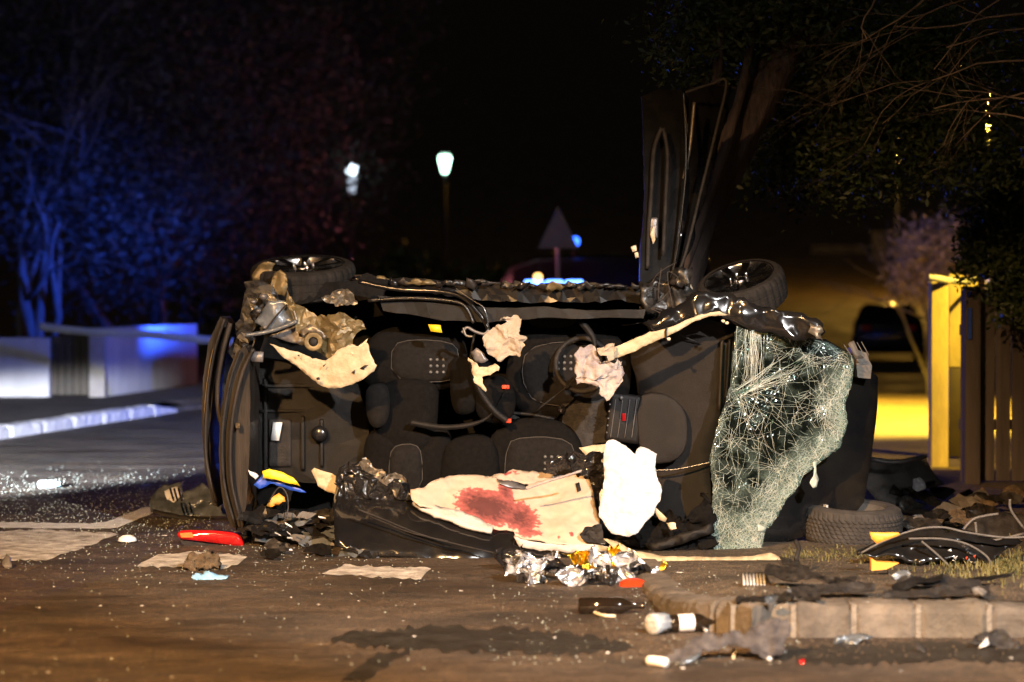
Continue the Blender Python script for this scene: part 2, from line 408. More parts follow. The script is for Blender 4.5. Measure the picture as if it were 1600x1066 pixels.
def tube(name, pts, r, m, parent=None, seg=8, n=6, disp=None):
    c = curve(pts, n)
    if disp: c = [p + disp(p) for p in c]
    if isinstance(r, (list, tuple)):
        rr = []
        for i in range(len(c)):
            t = i / (len(c) - 1) * (len(r) - 1); k = min(int(t), len(r) - 2); rr.append(r[k] + (r[k + 1] - r[k]) * (t - k))
        r = rr
    V, F = tubeVF(c, r, seg); return mk(name, V, F, m, parent, True)
def lathe(prof, seg=32, wob=None):           # profile of (radius, height), axis Z
    V = []; F = []; n = len(prof)
    for k in range(seg):
        a = 2 * math.pi * k / seg
        for (r, z) in prof:
            rr = r + (wob(k, r, z) if wob else 0); V.append(Vector((rr * math.cos(a), rr * math.sin(a), z)))
    for k in range(seg):
        j = (k + 1) % seg
        for i in range(n - 1): F.append((k * n + i, j * n + i, j * n + i + 1, k * n + i + 1))
    return V, F
def boxVF(lo, hi):
    x0, y0, z0 = lo; x1, y1, z1 = hi
    V = [Vector(v) for v in ((x0, y0, z0), (x1, y0, z0), (x1, y1, z0), (x0, y1, z0), (x0, y0, z1), (x1, y0, z1), (x1, y1, z1), (x0, y1, z1))]
    return V, [(0, 3, 2, 1), (4, 5, 6, 7), (0, 1, 5, 4), (1, 2, 6, 5), (2, 3, 7, 6), (3, 0, 4, 7)]
def box(name, lo, hi, m, parent=None, bev=0, mtx=None):
    V, F = boxVF(lo, hi)
    if mtx: V = [mtx @ v for v in V]
    o = mk(name, V, F, m, parent)
    if bev: bevel(o, bev)
    return o
def rbox(name, p0, p1, Y0, dep, m, parent, bev=.03, bulge=.02, rot=0, n=8):
    """soft upholstered block: pixel rectangle p0-p1 at depth Y0, going dep metres back, edges rounded and front bulged"""
    a = at(p0[0], p1[1], Y0); b = at(p1[0], p0[1], Y0); cx, cz = (a.x + b.x) / 2, (a.z + b.z) / 2
    w, h = (b.x - a.x) / 2, (b.z - a.z) / 2; bev = min(bev, w * .7, h * .7)
    V = []; F = []; N = n + 1; ca, sa = math.cos(rot), math.sin(rot)
    def rr(u, v):   # superellipse-ish rounding of the rectangle
        x, z = u * w, v * h; ex, ez = max(0, abs(x) - (w - bev)), max(0, abs(z) - (h - bev))
        l = math.hypot(ex, ez)
        if l > bev:
            x -= math.copysign(ex - ex * bev / l, x); z -= math.copysign(ez - ez * bev / l, z); l = bev
        return x, z, l
    lv = [-1, -.93, -.8] + [-.6 + 1.2 * i / (n - 1) for i in range(n)] + [.8, .93, 1]; N = len(lv)
    for v in lv:
        for u in lv:
            x, z, l = rr(u, v); y = -bulge * (1 - u * u) * (1 - v * v) + bev * .8 * (1 - math.sqrt(max(0, 1 - (l / bev) ** 2)))
            y += .004 * noise.noise(Vector((x * 9, z * 9, w * 31)))
            V.append(Vector((cx + x * ca - z * sa, Y0 + y, cz + x * sa + z * ca)))
    for i in range(N - 1):
        for j in range(N - 1): F.append((i * N + j, i * N + j + 1, (i + 1) * N + j + 1, (i + 1) * N + j))
    ring = list(range(N)) + [i * N + N - 1 for i in range(1, N)] + [N * N - 1 - i for i in range(1, N)] + [i * N for i in range(N - 2, 0, -1)]
    s = len(V)
    for i in ring: V.append(Vector((V[i].x, Y0 + dep, V[i].z)))
    k = len(ring)
    for i in range(k): F.append((ring[i], s + i, s + (i + 1) % k, ring[(i + 1) % k]))
    F.append(tuple(s + i for i in range(k)))
    return mk(name, V, F, m, parent, True)
def join(parts):
    V = []; F = []
    for v, f in parts:
        s = len(V); V += v; F += [tuple(i + s for i in q) for q in f]
    return V, F

# ================================================================== SETTING
def hill(x, y):
    t = max(0, y - 62); return 0.00095 * t * t * (1 if t < 80 else (80 * 80 + 2 * 80 * (t - 80)) / (t * t)) if t else 0.0
ys = [-25, -5, 3, 6, 9, 12, 15, 18, 22, 28, 36, 46, 56, 62, 66, 70, 75, 80, 86, 92, 100, 110, 120, 130, 142, 160, 190, 240, 320, 500, 900]
xs = [-600, -200, -90, -40, -20, -12, -7, -3, 0, 3, 7, 12, 20, 40, 90, 200, 600]
V = [(x, y, hill(x, y)) for y in ys for x in xs]; nx = len(xs)
F = [(j * nx + i, j * nx + i + 1, (j + 1) * nx + i + 1, (j + 1) * nx + i) for j in range(len(ys) - 1) for i in range(nx - 1)]
g = mk('road', V, F, 'asphalt', None, True); g['kind'] = 'structure'

# ---- painted markings
def marking(poly, z=.004, m='roadpaint', name='road_marking', step=8, jag=2.0):
    P, F2 = tri2d(densify(poly, step, jag), step * 1.5)
    V = [gnd(a, b, z) for a, b in P]
    F2 = [f if (V[f[1]] - V[f[0]]).cross(V[f[2]] - V[f[0]]).z > 0 else tuple(reversed(f)) for f in F2]
    o = mk(name, V, F2, m); o['kind'] = 'structure'; return o
marking([(-90, 872), (-70, 834), (48, 827), (187, 834), (150, 848), (72, 876)])
marking([(212, 884), (246, 868), (300, 862), (388, 868), (372, 882), (345, 891)])
marking([(500, 897), (540, 883), (674, 888), (656, 905)])
marking([(-90, 814), (140, 818), (165, 816), (225, 793), (240, 792), (240, 801), (185, 824), (165, 826), (-90, 824)], m='linepaint', step=10, jag=.6)
marking([(516, 1000), (560, 985), (680, 978), (800, 982), (905, 990), (960, 1002), (1000, 1012), (900, 1022), (760, 1018), (640, 1014), (560, 1010)], .003, 'oil', 'oil_stain', jag=5)
marking([(530, 1060), (590, 1022), (640, 1016), (600, 1040), (566, 1066)], .003, 'oil', 'oil_stain', jag=4)
marking([(1180, 1012), (1400, 1003), (1620, 1006), (1640, 1040), (1480, 1030), (1330, 1040), (1210, 1028)], .003, 'oil', 'oil_stain', jag=5)

# ---- right pavement: a rounded corner, kerb face at y = 10.6, falling to road level beside the car
KY = 10.62
corner = [Vector((1.36, KY, 0)), Vector((1.12, KY + .04, 0)), Vector((.93, KY + .17, 0)), Vector((.81, KY + .40, 0)), Vector((.74, KY + .8, 0)), Vector((.70, KY + 1.5, 0)), Vector((.68, KY + 2.4, 0)), Vector((.68, KY + 3.4, 0))]
KW = .17
edge = []                                    # inner edge of the kerb ring
for i, p in enumerate(corner):
    t = corner[min(i + 1, len(corner) - 1)] - corner[max(i - 1, 0)]; t.normalize(); edge.append(p + Vector((-t.y, t.x, 0)) * -KW)
# rows along y from the kerb to 36 m
V = []; F = []
yrow = [KY + KW - .05 + .15 * i for i in range(22)] + [14.2, 15, 16, 18, 21, 25, 30, 36]
def left_edge(y):
    pts = edge
    if y <= pts[0].y: return pts[0].x
    for a, b in zip(pts, pts[1:]):
        if a.y <= y <= b.y: return a.x + (b.x - a.x) * (y - a.y) / (b.y - a.y + 1e-9)
    return pts[-1].x + max(0, y - pts[-1].y) * .16
cols = [0, .04, .1, .18, .28, .4, .55, .75, 1]
for y in yrow:
    x0 = left_edge(y) - .05
    for c in cols:
        x = x0 + (30 - x0) * c ** 2; V.append((x, y, pave(x, y) + .006 * noise.noise(Vector((x * 2, y * 2, 0))) - .003))
nc = len(cols)
F = [(j * nc + i, j * nc + i + 1, (j + 1) * nc + i + 1, (j + 1) * nc + i) for j in range(len(yrow) - 1) for i in range(nc - 1)]
pv = mk('pavement', V, F, 'pavement', None, True); pv['kind'] = 'structure'
def kerb_block(name, a, b, na, nb, w, m, parent, z0a, z0b, drop=0.0):
    """one stone from a to b (outer face line), na/nb inward normals, with chipped, rounded edges"""
    V = []; F = []; nL = 13; dz = .014 * noise.noise(Vector((a.x * 5.3, a.y * 3.1, 4))); z0a += dz; z0b += dz
    for i in range(nL):
        t = i / (nL - 1); p = a.lerp(b, t); n = na.lerp(nb, t); z = z0a + (z0b - z0a) * t
        e = .016 if i in (0, nL - 1) else 0
        for (u, h) in ((e, -.06), (e, z - .05), (.012 + e, z - .022), (.035 + e, z - .006 - e * .5), (w * .5, z + .002 - e * .6), (w, z - e * .5), (w, -.06)):
            q = p + n * u; V.append(Vector((q.x, q.y, h)) + noise.noise_vector(Vector((q.x * 7, q.y * 7, h * 9))) * .013 + noise.noise_vector(Vector((q.x * 23, q.y * 23, h * 31))) * .006)
    for i in range(nL - 1):
        for k in range(6): F.append((i * 7 + k, (i + 1) * 7 + k, (i + 1) * 7 + k + 1, i * 7 + k + 1))
    F.append(tuple(range(7))); F.append(tuple((nL - 1) * 7 + k for k in reversed(range(7))))
    return mk(name, V, F, m, parent, False)
kr = tag(bpy.data.objects.new('kerb', None)); COL.objects.link(kr); kr.location = (2.2, KY, 0); kr['kind'] = 'structure'
joints_px = [1147, 1241, 1336, 1437, 1548, 1655, 1760]
prev = None
for i, px in enumerate(joints_px):
    x = (px - 800) / FPX * KY
    if prev is None: prev = (1140 - 800) / FPX * KY + .37
    if i: kerb_block('kerb_stone', Vector((prev + .006, KY, 0)), Vector((x - .006, KY, 0)), Vector((0, 1, 0)), Vector((0, 1, 0)), KW, ('stone', 'stone3', 'stone2')[i % 3], kr, .155, .155)
    box('mortar', (x - .012, KY + .006, -.05), (x + .012, KY + KW - .01, .149), 'mortar', kr)
    prev = x
# corner stones along the bend
def nrm(i):
    t = corner[min(i + 1, len(corner) - 1)] - corner[max(i - 1, 0)]; t.normalize(); return Vector((-t.y, t.x, 0)) * -1
corner[0].x = (1147 - 800) / FPX * KY
for i in range(0, len(corner) - 1):
    a, b = corner[i], corner[i + 1]; d = (b - a).normalized() * .006
    kerb_block('kerb_stone', b - d, a + d, nrm(i + 1), nrm(i), KW, 'stone', kr, pave(edge[i + 1].x, edge[i + 1].y) + .006, pave(edge[i].x, edge[i].y) + .004)

# ---- left pavement with a whitewashed kerb running away beside the road
ka, kb = Vector((-7.3, 16.0, 0)), Vector((-4.62, 32.2, 0)); kd = (kb - ka).normalized(); kn = Vector((-kd.y, kd.x, 0))
V = [ka + kn * .2, kb + kn * .2, kb + kn * .2 + kd * 1.4, kb + kn * .25 + kd * 22, kb + kn * 40 + kd * 22, ka + kn * 40]
V = [Vector((v.x, v.y, .135 if i in (0, 1, 5, 4) else .03)) for i, v in enumerate(V)]
lp = mk('pavement', V, [(0, 1, 4, 5), (1, 2, 3, 4)], 'pavement'); lp['kind'] = 'structure'
kl = bpy.data.objects.new('kerb', None); COL.objects.link(kl); kl.location = ka; kl['kind'] = 'structure'
Ltot = (kb - ka).length; nst = 16
for i in range(nst):
    a = ka + kd * (Ltot * i / nst + .008); b = ka + kd * (Ltot * (i + 1) / nst - .008)
    kerb_block('kerb_stone', a, b, kn, kn, .2, 'paintedstone', kl, .14, .14 if i < nst - 1 else .05)
for i in range(5):
    a = kb + kd * (1.0 * i + .02); b = kb + kd * (1.0 * i + .98)
    kerb_block('kerb_stone', a, b, kn, kn, .2, 'stone', kl, .05, .05)

# ---- garden walls and gate on the left
def wallbox(name, a, b, z1, t, m, label, cat, z0=.0, cope=None):
    d = (b - a); d.z = 0; n = Vector((-d.y, d.x, 0)).normalized() * t; V = []
    for z in (z0, z1):
        for p in (a, b, b + n, a + n): V.append(Vector((p.x, p.y, z)))
    F = [(0, 1, 2, 3)[::-1], (4, 5, 6, 7), (0, 1, 5, 4), (1, 2, 6, 5), (2, 3, 7, 6), (3, 0, 4, 7)]
    o = mk(name, V, F, m); bevel(o, .012); return tag(o, label, cat)
def G(px, Y): return Vector(((px - 800) / FPX * Y, Y, 0))
wallbox('garden_wall', G(-160, 34.0), G(76, 34.0), 1.0, .25, 'render', 'pale garden wall at the left edge, left of the dark gate', 'wall')
wallbox('garden_wall', G(166, 34.3), G(308, 40.0), 1.14, .25, 'render', 'blue-lit pale garden wall receding right of the grey gate pillar', 'wall')
wallbox('gate_pillar', G(139, 34.0), G(164, 34.05), 1.13, .3, 'concrete', 'grey concrete gate pillar between dark gate and blue-lit wall', 'pillar')
gt = empty('garden_gate', G(108, 34.2), 'dark solid gate in the opening between pale wall and grey pillar', 'gate')
ga, gb = G(79, 34.2).x, G(138, 34.2).x
for i in range(5):
    x0 = ga + (gb - ga) * i / 5; box('board', (x0 + .006, 34.16, .16), (x0 + (gb - ga) / 5 - .006, 34.2, 1.02), 'darkgate', gt)
box('rail', (ga, 34.203, .3), (gb, 34.24, .4), 'darkgate', gt); box('rail', (ga, 34.203, .8), (gb, 34.24, .9), 'darkgate', gt)

# ---- timber fence and posts on the right
fe = empty('timber_fence', (4.4, 19.6, 0), 'weathered upright board fence at the right edge under dark foliage', 'fence')
x = (1502 - 800) / FPX * 19.6; i = 0
while x < 6.2:
    w = .13 + .03 * rng.random(); yy = 19.6 + rng.uniform(-.012, .012)
    box('board', (x, yy, .02), (x + w - .012, yy + .024, 1.62 + rng.uniform(-.03, .04)), 'board', fe, .004); x += w; i += 1
for z in (.45, 1.25): box('rail', ((1502 - 800) / FPX * 19.6, 19.64, z), (6.2, 19.69, z + .09), 'board', fe, .004)
for px in (1506, 1690): box('post', ((px - 800) / FPX * 19.5, 19.43, .0), ((px - 800) / FPX * 19.5 + .13, 19.565, 1.66), 'board', fe, .008)
gp = empty('gate_post', G(1466, 21.5), 'sodium-lit yellow square post beside the dark fence', 'post')
gx0, gx1 = (1453 - 800) / FPX * 21.5, (1480 - 800) / FPX * 21.5
box('shaft', (gx0, 21.42, 0), (gx1, 21.58, 1.69), 'yellowpost', gp, .01)
box('cap', (gx0 - .006, 21.41, 1.692), (gx1 + .006, 21.59, 1.715), 'yellowpost', gp, .006)
gw = empty('boarded_gate', G(1505, 22.5), 'yellow-lit gate boards between post and fence, shade put into the darker lower ones', 'gate')
gx0 = (1483 - 800) / FPX * 22.5
for i in range(2): (box('board', (gx0 + i * .142, 22.5, .9), (gx0 + i * .142 + .134, 22.53, 1.8 - i * .02), 'yellowpost', gw, .004), box('shaded_lower_board', (gx0 + i * .142, 22.5, .03), (gx0 + i * .142 + .134, 22.53, .89), 'darkgate', gw, .004))  # shadow over the lower boards is put into their darker colour
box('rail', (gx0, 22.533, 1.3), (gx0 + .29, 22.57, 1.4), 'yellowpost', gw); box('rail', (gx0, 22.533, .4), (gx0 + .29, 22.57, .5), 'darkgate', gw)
V, F = [], []
def ribbon(name, pts, w, m, label=None, cat=None, parent=None, seed=1.0, up=Vector((0, 0, 1))):
    c = curve(pts, 10); V = []; F = []
    for i, p in enumerate(c):
        tw = .5 * noise.noise(Vector((i * .15, seed, 0))); u = Vector((0, math.sin(tw), math.cos(tw))) * w / 2
        V += [p + u, p - u]
    F = [(2 * i, 2 * i + 1, 2 * i + 3, 2 * i + 2) for i in range(len(c) - 1)]
    o = mk(name, V, F, m, parent, True); solid(o, .0015)
    if label: tag(o, label, cat)
    return o
ribbon('barrier_tape', [at(62, 510, 33.4), at(130, 518, 33.2), at(220, 522, 33.0), at(330, 532, 32.8), at(520, 548, 32.5)], .11, 'tape', 'blue-lit barrier tape strung across the left side before the wall', 'tape')
ribbon('barrier_tape', [at(1452, 394 + 40, 21.35), at(1470, 436, 21.35), at(1500, 440, 21.6), at(1526, 437, 22.4)], .06, 'tape', 'white barrier tape tied round the yellow-lit post', 'tape', seed=5)
st = box('blue_glint_strip', ((1513 - 800) / FPX * 19.4, 19.395, 1.22), ((1518 - 800) / FPX * 19.4, 19.425, 1.48), 'blue', None)  # a glint of blue light, made as a blue-coloured strip
tag(st, 'narrow strip coloured as a blue glint on the dark fence post', 'reflector')

# ---- trees
def leafcloud(name, blobs, n, size, m, parent, seed=1, cl=.45, flat=1.0):
    r = random.Random(seed); V = []; F = []
    tot = sum(b[3] * b[4] * b[5] for b in blobs)
    for (cx, cy, cz, rx, ry, rz) in blobs:
        k = int(n * rx * ry * rz / tot); nc = max(6, k // 45); cs = []
        for _ in range(nc):
            d = Vector((r.gauss(0, 1), r.gauss(0, 1), r.gauss(0, 1))).normalized() * (r.random() ** .36)
            cs.append(Vector((cx + d.x * rx, cy + d.y * ry, cz + d.z * rz)))
        for i in range(k):
            c = cs[r.randrange(nc)]; p = c + Vector((r.gauss(0, cl), r.gauss(0, cl), r.gauss(0, cl * .8)))
            s = size * r.uniform(.6, 1.4); a = Vector((r.gauss(0, 1), r.gauss(0, 1), r.gauss(0, .7))).normalized()
            b = a.cross(Vector((r.gauss(0, 1), r.gauss(0, 1), r.gauss(0, 1)))).normalized()
            j = len(V); V += [p - a * s, p + b * s * .38, p + a * s, p - b * s * .38]; F.append((j, j + 1, j + 2, j + 3))
    return mk(name, V, F, m, parent)
def limbs(start, d, L, rad, depth, r, parts, spread=.6, seg=5, droop=0.0):
    pts = [start]; p = start.copy(); dd = d.normalized()
    for i in range(5):
        dd = (dd + Vector((r.gauss(0, .16), r.gauss(0, .16), r.gauss(0, .12) - droop))).normalized(); p = p + dd * L / 5; pts.append(p.copy())
    rr = [rad * (1 - .55 * i / 5) for i in range(6)]
    parts.append(tubeVF(pts, rr, seg))
    if depth > 0:
        for k in range(r.choice((2, 3, 3))):
            i = r.randrange(2, 6); q = Vector((r.gauss(0, 1), r.gauss(0, 1), r.gauss(.1, .7))).normalized()
            limbs(pts[i], dd + q * spread, L * r.uniform(.55, .8), rr[i] * .62, depth - 1, r, parts, spread, max(3, seg - 1), droop)
def tree(name, label, base, stems, blobs, n, size, leaf, bark, seed, depth=3, cl=.5):
    r = random.Random(seed); t = empty(name, base, label, 'tree'); parts = []
    for (dx, dy, L, rad) in stems: limbs(Vector(base) + Vector((dx * .12, dy * .12, -.1)), Vector((dx, dy, 1)), L, rad, depth, r, parts, .75, 7)
    V, F = join(parts); mk('trunk', V, F, bark, t, True)
    leafcloud('crown', blobs, n, size, leaf, t, seed, cl); return t
def B(px, py, Y, rx, ry, rz):
    p = at(px, py, Y); return (p.x, p.y, p.z, rx, ry, rz)
b = G(50, 42)
tree('street_tree', 'large many-stemmed tree at far left, its stems lit blue', b, [(-.25, 0, 3.6, .10), (-.05, .1, 4.2, .12), (.25, -.1, 4.0, .1), (.5, .1, 3.8, .08), (.12, .3, 4, .09)],
     [B(30, 250, 42, 2.4, 1.8, 1.8), B(150, 120, 43, 2.6, 2, 2.2), B(20, 30, 43, 2.4, 2, 1.9), B(250, 240, 42, 2.0, 1.6, 1.6), B(150, 330, 41.5, 1.5, 1.2, .8)], 26000, .075, 'leafgrey', 'greybark', 3)
b = G(230, 47)
tree('street_tree', 'dense tree right of the many-stemmed tree, foliage hanging low over the wall', b, [(-.2, 0, 3.5, .12), (.2, .1, 3.9, .12), (.4, -.1, 3.3, .09)],
     [B(230, 420, 45, 1.5, 1.3, .75), B(330, 300, 46, 2.2, 1.8, 1.6), B(360, 120, 47, 2.4, 2, 2), B(300, 10, 47, 2.4, 2, 1.6), B(130, 440, 45, .9, .9, .6)], 24000, .075, 'leafgrey', 'greybark', 5)
b = G(455, 55)
tree('street_tree', 'dim reddish tree in the middle distance above the wreck\'s rear wheel', b, [(-.1, 0, 4.5, .14), (.25, .1, 4.9, .12), (-.35, 0, 4.2, .1)],
     [B(500, 170, 55, 2.2, 2, 2.2), B(450, 330, 55, 2.0, 1.8, 1.8), B(510, 20, 55, 2.4, 2, 2), B(400, 440, 54, 1.6, 1.4, 1)], 20000, .085, 'leafgrey', 'greybark', 7)
# the leaning evergreen the car has come to rest against
b = Vector((.86, 16.35, 0))
et = empty('evergreen_tree', b, 'dark evergreen with leaning ribbed trunk rising behind the wreck\'s raised door', 'tree')
tk = []
def bark_tube(pts, r, seg=18, rib=.22, sd=0):
    c = curve(pts, 8); V, F = tubeVF(c, [r[0] + (r[1] - r[0]) * i / (len(c) - 1) for i in range(len(c))], seg)
    for i in range(len(c)):
        for k in range(seg):
            q = V[i * seg + k]; dv = q - c[i]; V[i * seg + k] = c[i] + dv * (1 + rib * noise.noise(Vector((k * 1.9, i * .22, sd))) + rib * .5 * math.sin(k * 2.1 + i * .1))
    return V, F
tk.append(bark_tube([b + Vector((0, 0, -.1)), at(1052, 470, 16.3), at(1085, 360, 16.3), at(1130, 260, 16.35), at(1200, 130, 16.5), at(1260, 20, 16.8)], (.16, .115), 20))
tk.append(bark_tube([at(1045, 480, 16.25), at(1068, 380, 16.2), at(1100, 260, 16.2), at(1120, 120, 16.3), at(1130, -20, 16.5)], (.06, .03), 12, sd=3))
tk.append(bark_tube([at(1060, 440, 16.2), at(1100, 330, 16.1), at(1140, 210, 16.15), at(1165, 110, 16.3), at(1185, -10, 16.6)], (.045, .025), 10, sd=5))
V, F = join(tk); mk('trunk', V, F, 'bark', et, True)
leafcloud('crown', [B(1110, 50, 16.6, .42, .5, .38), B(1230, 40, 17, .6, .6, .5), B(1360, 90, 17.4, .7, .7, .55), B(1330, 220, 17.6, .75, .6, .45), B(1480, 160, 17.6, .75, .7, .7),
                    B(1240, 250, 17.5, .4, .5, .26), B(1180, 10, 16.6, .5, .5, .35)], 42000, .03, 'leafdark', et, 21, .13)
b = G(1680, 19)
hd = empty('hanging_shrub', b, 'dark leafy shrub spilling over the fence top at right edge', 'shrub')
tk = []; limbs(Vector(b) + Vector((0, .5, 0)), Vector((-.15, -.1, 1)), 2.0, .07, 2, random.Random(4), tk); V, F = join(tk); mk('stem', V, F, 'bark', hd, True)
leafcloud('crown', [B(1560, 400, 19, .34, .3, .38), B(1600, 300, 19, .5, .5, .5), B(1520, 400, 18.9, .10, .15, .13), B(1600, 470, 19, .3, .22, .2)], 14000, .034, 'leafdark', hd, 8, .07)
# bare branches reaching in from the right
bt = empty('bare_tree', Vector((7.2, 15.0, 0)), 'leafless tree reaching bare twigs in from the upper right corner', 'tree')
tk = []; r = random.Random(12)
tk.append(tubeVF(curve([Vector((7.2, 15, -.1)), Vector((7.1, 15, 1.5)), Vector((6.8, 15, 3.2)), Vector((6.2, 15, 4.3))], 5), .11, 8))
for (px, py, dx, dz, L) in ((1640, 40, -1, -.15, .8), (1640, 90, -1, -.1, .9), (1640, 160, -1, .1, .75), (1600, -20, -.9, -.45, .8), (1480, -30, -.7, -.6, .7), (1650, 130, -1, -.3, .8), (1380, -20, -.6, -.55, .5), (1640, 20, -1, .0, 1.0), (1640, 200, -1, .2, .5), (1560, -20, -1, -.3, .9)):
    limbs(at(px, py, 15), Vector((dx, r.uniform(-.3, .3), dz)), L, .010, 3, r, tk, .55, 4, .03)
    tk.append(tubeVF(curve([Vector((6.9, 15, 2.9)), (at(px, py, 15) + Vector((6.9, 15, 3.4))) / 2, at(px, py, 15)], 5), .011, 5))
V, F = join(tk); mk('branch', V, F, 'twig', bt, True)
# blossom-pale tree far right, lamp light put into its lighter leaf colour
b = G(1450, 38)
tree('small_tree', 'small tree behind the yellow post, lamp light put into its pale leaf colour', b, [(0, 0, 2.2, .05), (.2, 0, 2.0, .04)],
     [B(1450, 400, 38, .55, .5, .55), B(1485, 380, 38, .35, .4, .35), B(1430, 440, 38, .35, .35, .4)], 5000, .05, 'blossom', 'greybark', 15, 2, .16)
# dark hedge mass beyond the junction
hg = empty('hedge', G(760, 75), 'long dark hedge crossing the background behind the wreck', 'hedge')
leafcloud('crown', [(-6, 76, 1.6, 6, 1.2, 1.6), (2, 77, 1.5, 4, 1.2, 1.5)], 9000, .16, 'leafdark', hg, 31, .3)
tk = []
for i in range(9): tk.append(tubeVF([Vector((-10 + i * 1.9, 76, 0)), Vector((-10 + i * 1.9 + .1, 76, 1.2)), Vector((-10 + i * 1.9, 76.1, 2.2))], .05, 5))
V, F = join(tk); mk('stem', V, F, 'bark', hg)

# ---- street lamps (real lit lamps)
def point(name, loc, col, watts, rad=.1, parent=None):
    l = bpy.data.lights.new(name, 'POINT'); l.color = col; l.energy = watts; l.shadow_soft_size = rad
    o = bpy.data.objects.new(name, l); COL.objects.link(o); o.location = loc
    if parent: o.parent = parent; o.location = Vector(loc) - Vector(root_loc(parent))
    return o
def spot(name, loc, target, col, watts, size, blend, rad, parent=None):
    l = bpy.data.lights.new(name, 'SPOT'); l.color = col; l.energy = watts; l.spot_size = R(size); l.spot_blend = blend; l.shadow_soft_size = rad
    o = bpy.data.objects.new(name, l); COL.objects.link(o)
    o.rotation_euler = (Vector(target) - Vector(loc)).to_track_quat('-Z', 'Y').to_euler()
    o.location = Vector(loc)
    if parent: o.parent = parent; o.location = Vector(loc) - Vector(root_loc(parent))
    return o
M['lampgreen'] = emis('green_white_lamp', (.55, 1, .75), 9)
M['lampwhite'] = emis('cool_lamp', (.75, .9, 1), 6)
M['lampdim'] = emis('lamp_tube', (.6, .7, .85), 1.2)
M['sodium'] = emis('sodium_lamp', (1, .55, .12), 18)
M['bluelamp'] = emis('blue_beacon', (.03, .12, 1), 7)
M['bluebar'] = emis('blue_light_bar', (.08, .2, 1), 9)
M['amberlamp'] = emis('amber_lamp', (1, .5, .15), 4)
M['worklamp'] = emis('work_lamp', (1, .96, .9), 10)
def bulb(name, c, rx, rz, m, parent, prof=None):
    V, F = lathe(prof or [(0, -rz), (rx * .6, -rz * .8), (rx, -.1 * rz), (rx * .95, rz * .5), (rx * .5, rz * .95), (0, rz)], 16)
    return mk(name, [v + c for v in V], F, m, parent, True)
c = at(695, 257, 70); t = empty('street_lamp', Vector((c.x, c.y, .06)), 'tapered lantern street lamp glowing green-white over the middle distance', 'street lamp')
bulb('lantern', c, .2, .34, 'lampgreen', t, [(0, -.27), (.08, -.26), (.19, .16), (.165, .26), (0, .27)])
tube('pole', [Vector((c.x, c.y, .0)), Vector((c.x, c.y, 2)), Vector((c.x, c.y, c.z - .275))], .045, 'carblack', t)
bulb('cap', c + Vector((0, 0, .33)), .18, .06, 'metal', t)
c = at(549, 268, 55); t = empty('street_lamp', Vector((c.x, c.y, 0)), 'cool white lamp with short glowing tube, left of the green lantern', 'street lamp')
bulb('lamp_head', c, .13, .1, 'lampwhite', t); bulb('lamp_head', c + Vector((.06, .0, .1)), .09, .08, 'lampwhite', t)
V, F = tubeVF([c + Vector((.01, 0, -.12)), c + Vector((.01, 0, -.3)), c + Vector((.01, 0, -.5))], [.1, .1, .08], 12); mk('glowing_tube', V, F, 'lampdim', t, True)
tube('pole', [Vector((c.x, c.y, 0)), Vector((c.x, c.y, 2)), Vector((c.x, c.y, c.z - .51))], .045, 'carblack', t)
# sodium lamp behind the evergreen on the right
c = Vector((6.0, 31.0, 4.75)); t = empty('street_lamp', Vector((c.x + .35, c.y, 0)), 'sodium street lamp glinting through the evergreen leaves at upper right', 'street lamp')
V, F = boxVF((c.x - .2, c.y - .1, c.z), (c.x + .2, c.y + .1, c.z + .08)); mk('lamp_head', V, F, 'metal', t)
bulb('bulb', c + Vector((0, 0, -.04)), .09, .035, 'sodium', t)
tube('pole', [Vector((c.x + .35, c.y, 0)), Vector((c.x + .35, c.y, 3)), Vector((c.x + .35, c.y, 4.7)), Vector((c.x + .18, c.y, 4.82))], .045, 'metal', t)
spot('lamp_light', c + Vector((0, 0, -.2)), (5.2, 31.5, 0), (1, .60, .05), 26000, 114, .35, .12, t)
c = Vector((6.5, 18.5, 5.5)); t = empty('street_lamp', Vector((6.9, 18.5, 0)), 'sodium street lamp beside the fence beyond the right edge', 'street lamp')
V, F = boxVF((c.x - .2, c.y - .1, c.z + .02), (c.x + .2, c.y + .1, c.z + .1)); mk('lamp_head', V, F, 'metal', t)
bulb('bulb', c, .09, .035, 'sodium', t)
tube('pole', [Vector((6.9, 18.5, 0)), Vector((6.9, 18.5, 3)), Vector((6.9, 18.5, 5.4)), Vector((6.7, 18.5, 5.55))], .045, 'metal', t)
spot('lamp_light', c + Vector((0, 0, -.1)), (4.0, 24, 0), (1, .62, .07), 5200, 41, .25, .1, t)
# far sodium lamp up the hill, lighting a low wall
c = Vector((17.2, 104, 8.6)); t = empty('street_lamp', Vector((c.x, c.y, 1.6)), 'distant sodium lamp up the hill behind the foliage on the right', 'street lamp')
bulb('bulb', c, .12, .08, 'sodium', t); tube('pole', [Vector((c.x, c.y + .2, 1.5)), Vector((c.x, c.y + .2, 5)), c + Vector((0, .05, .12))], .06, 'metal', t)
point('lamp_light', c + Vector((0, 0, -.3)), (1, .52, .08), 3600, .2, t)
a, b2 = G(1268, 128), G(1402, 128); hz = hill(0, 128)
V, F = boxVF((a.x, 128, hz - .3), (b2.x, 128.4, hz + .45)); tag(mk('low_wall', V, F, 'board'), 'yellow-lit low wall far up the hill road', 'wall')
V, F = boxVF((G(1362, 124).x, 124, hill(0, 124) - .2), (G(1384, 124).x, 124.5, hill(0, 124) + 1.6)); tag(mk('gate_pier', V, F, 'board'), 'yellow-lit square pier standing before the far low wall', 'pier')
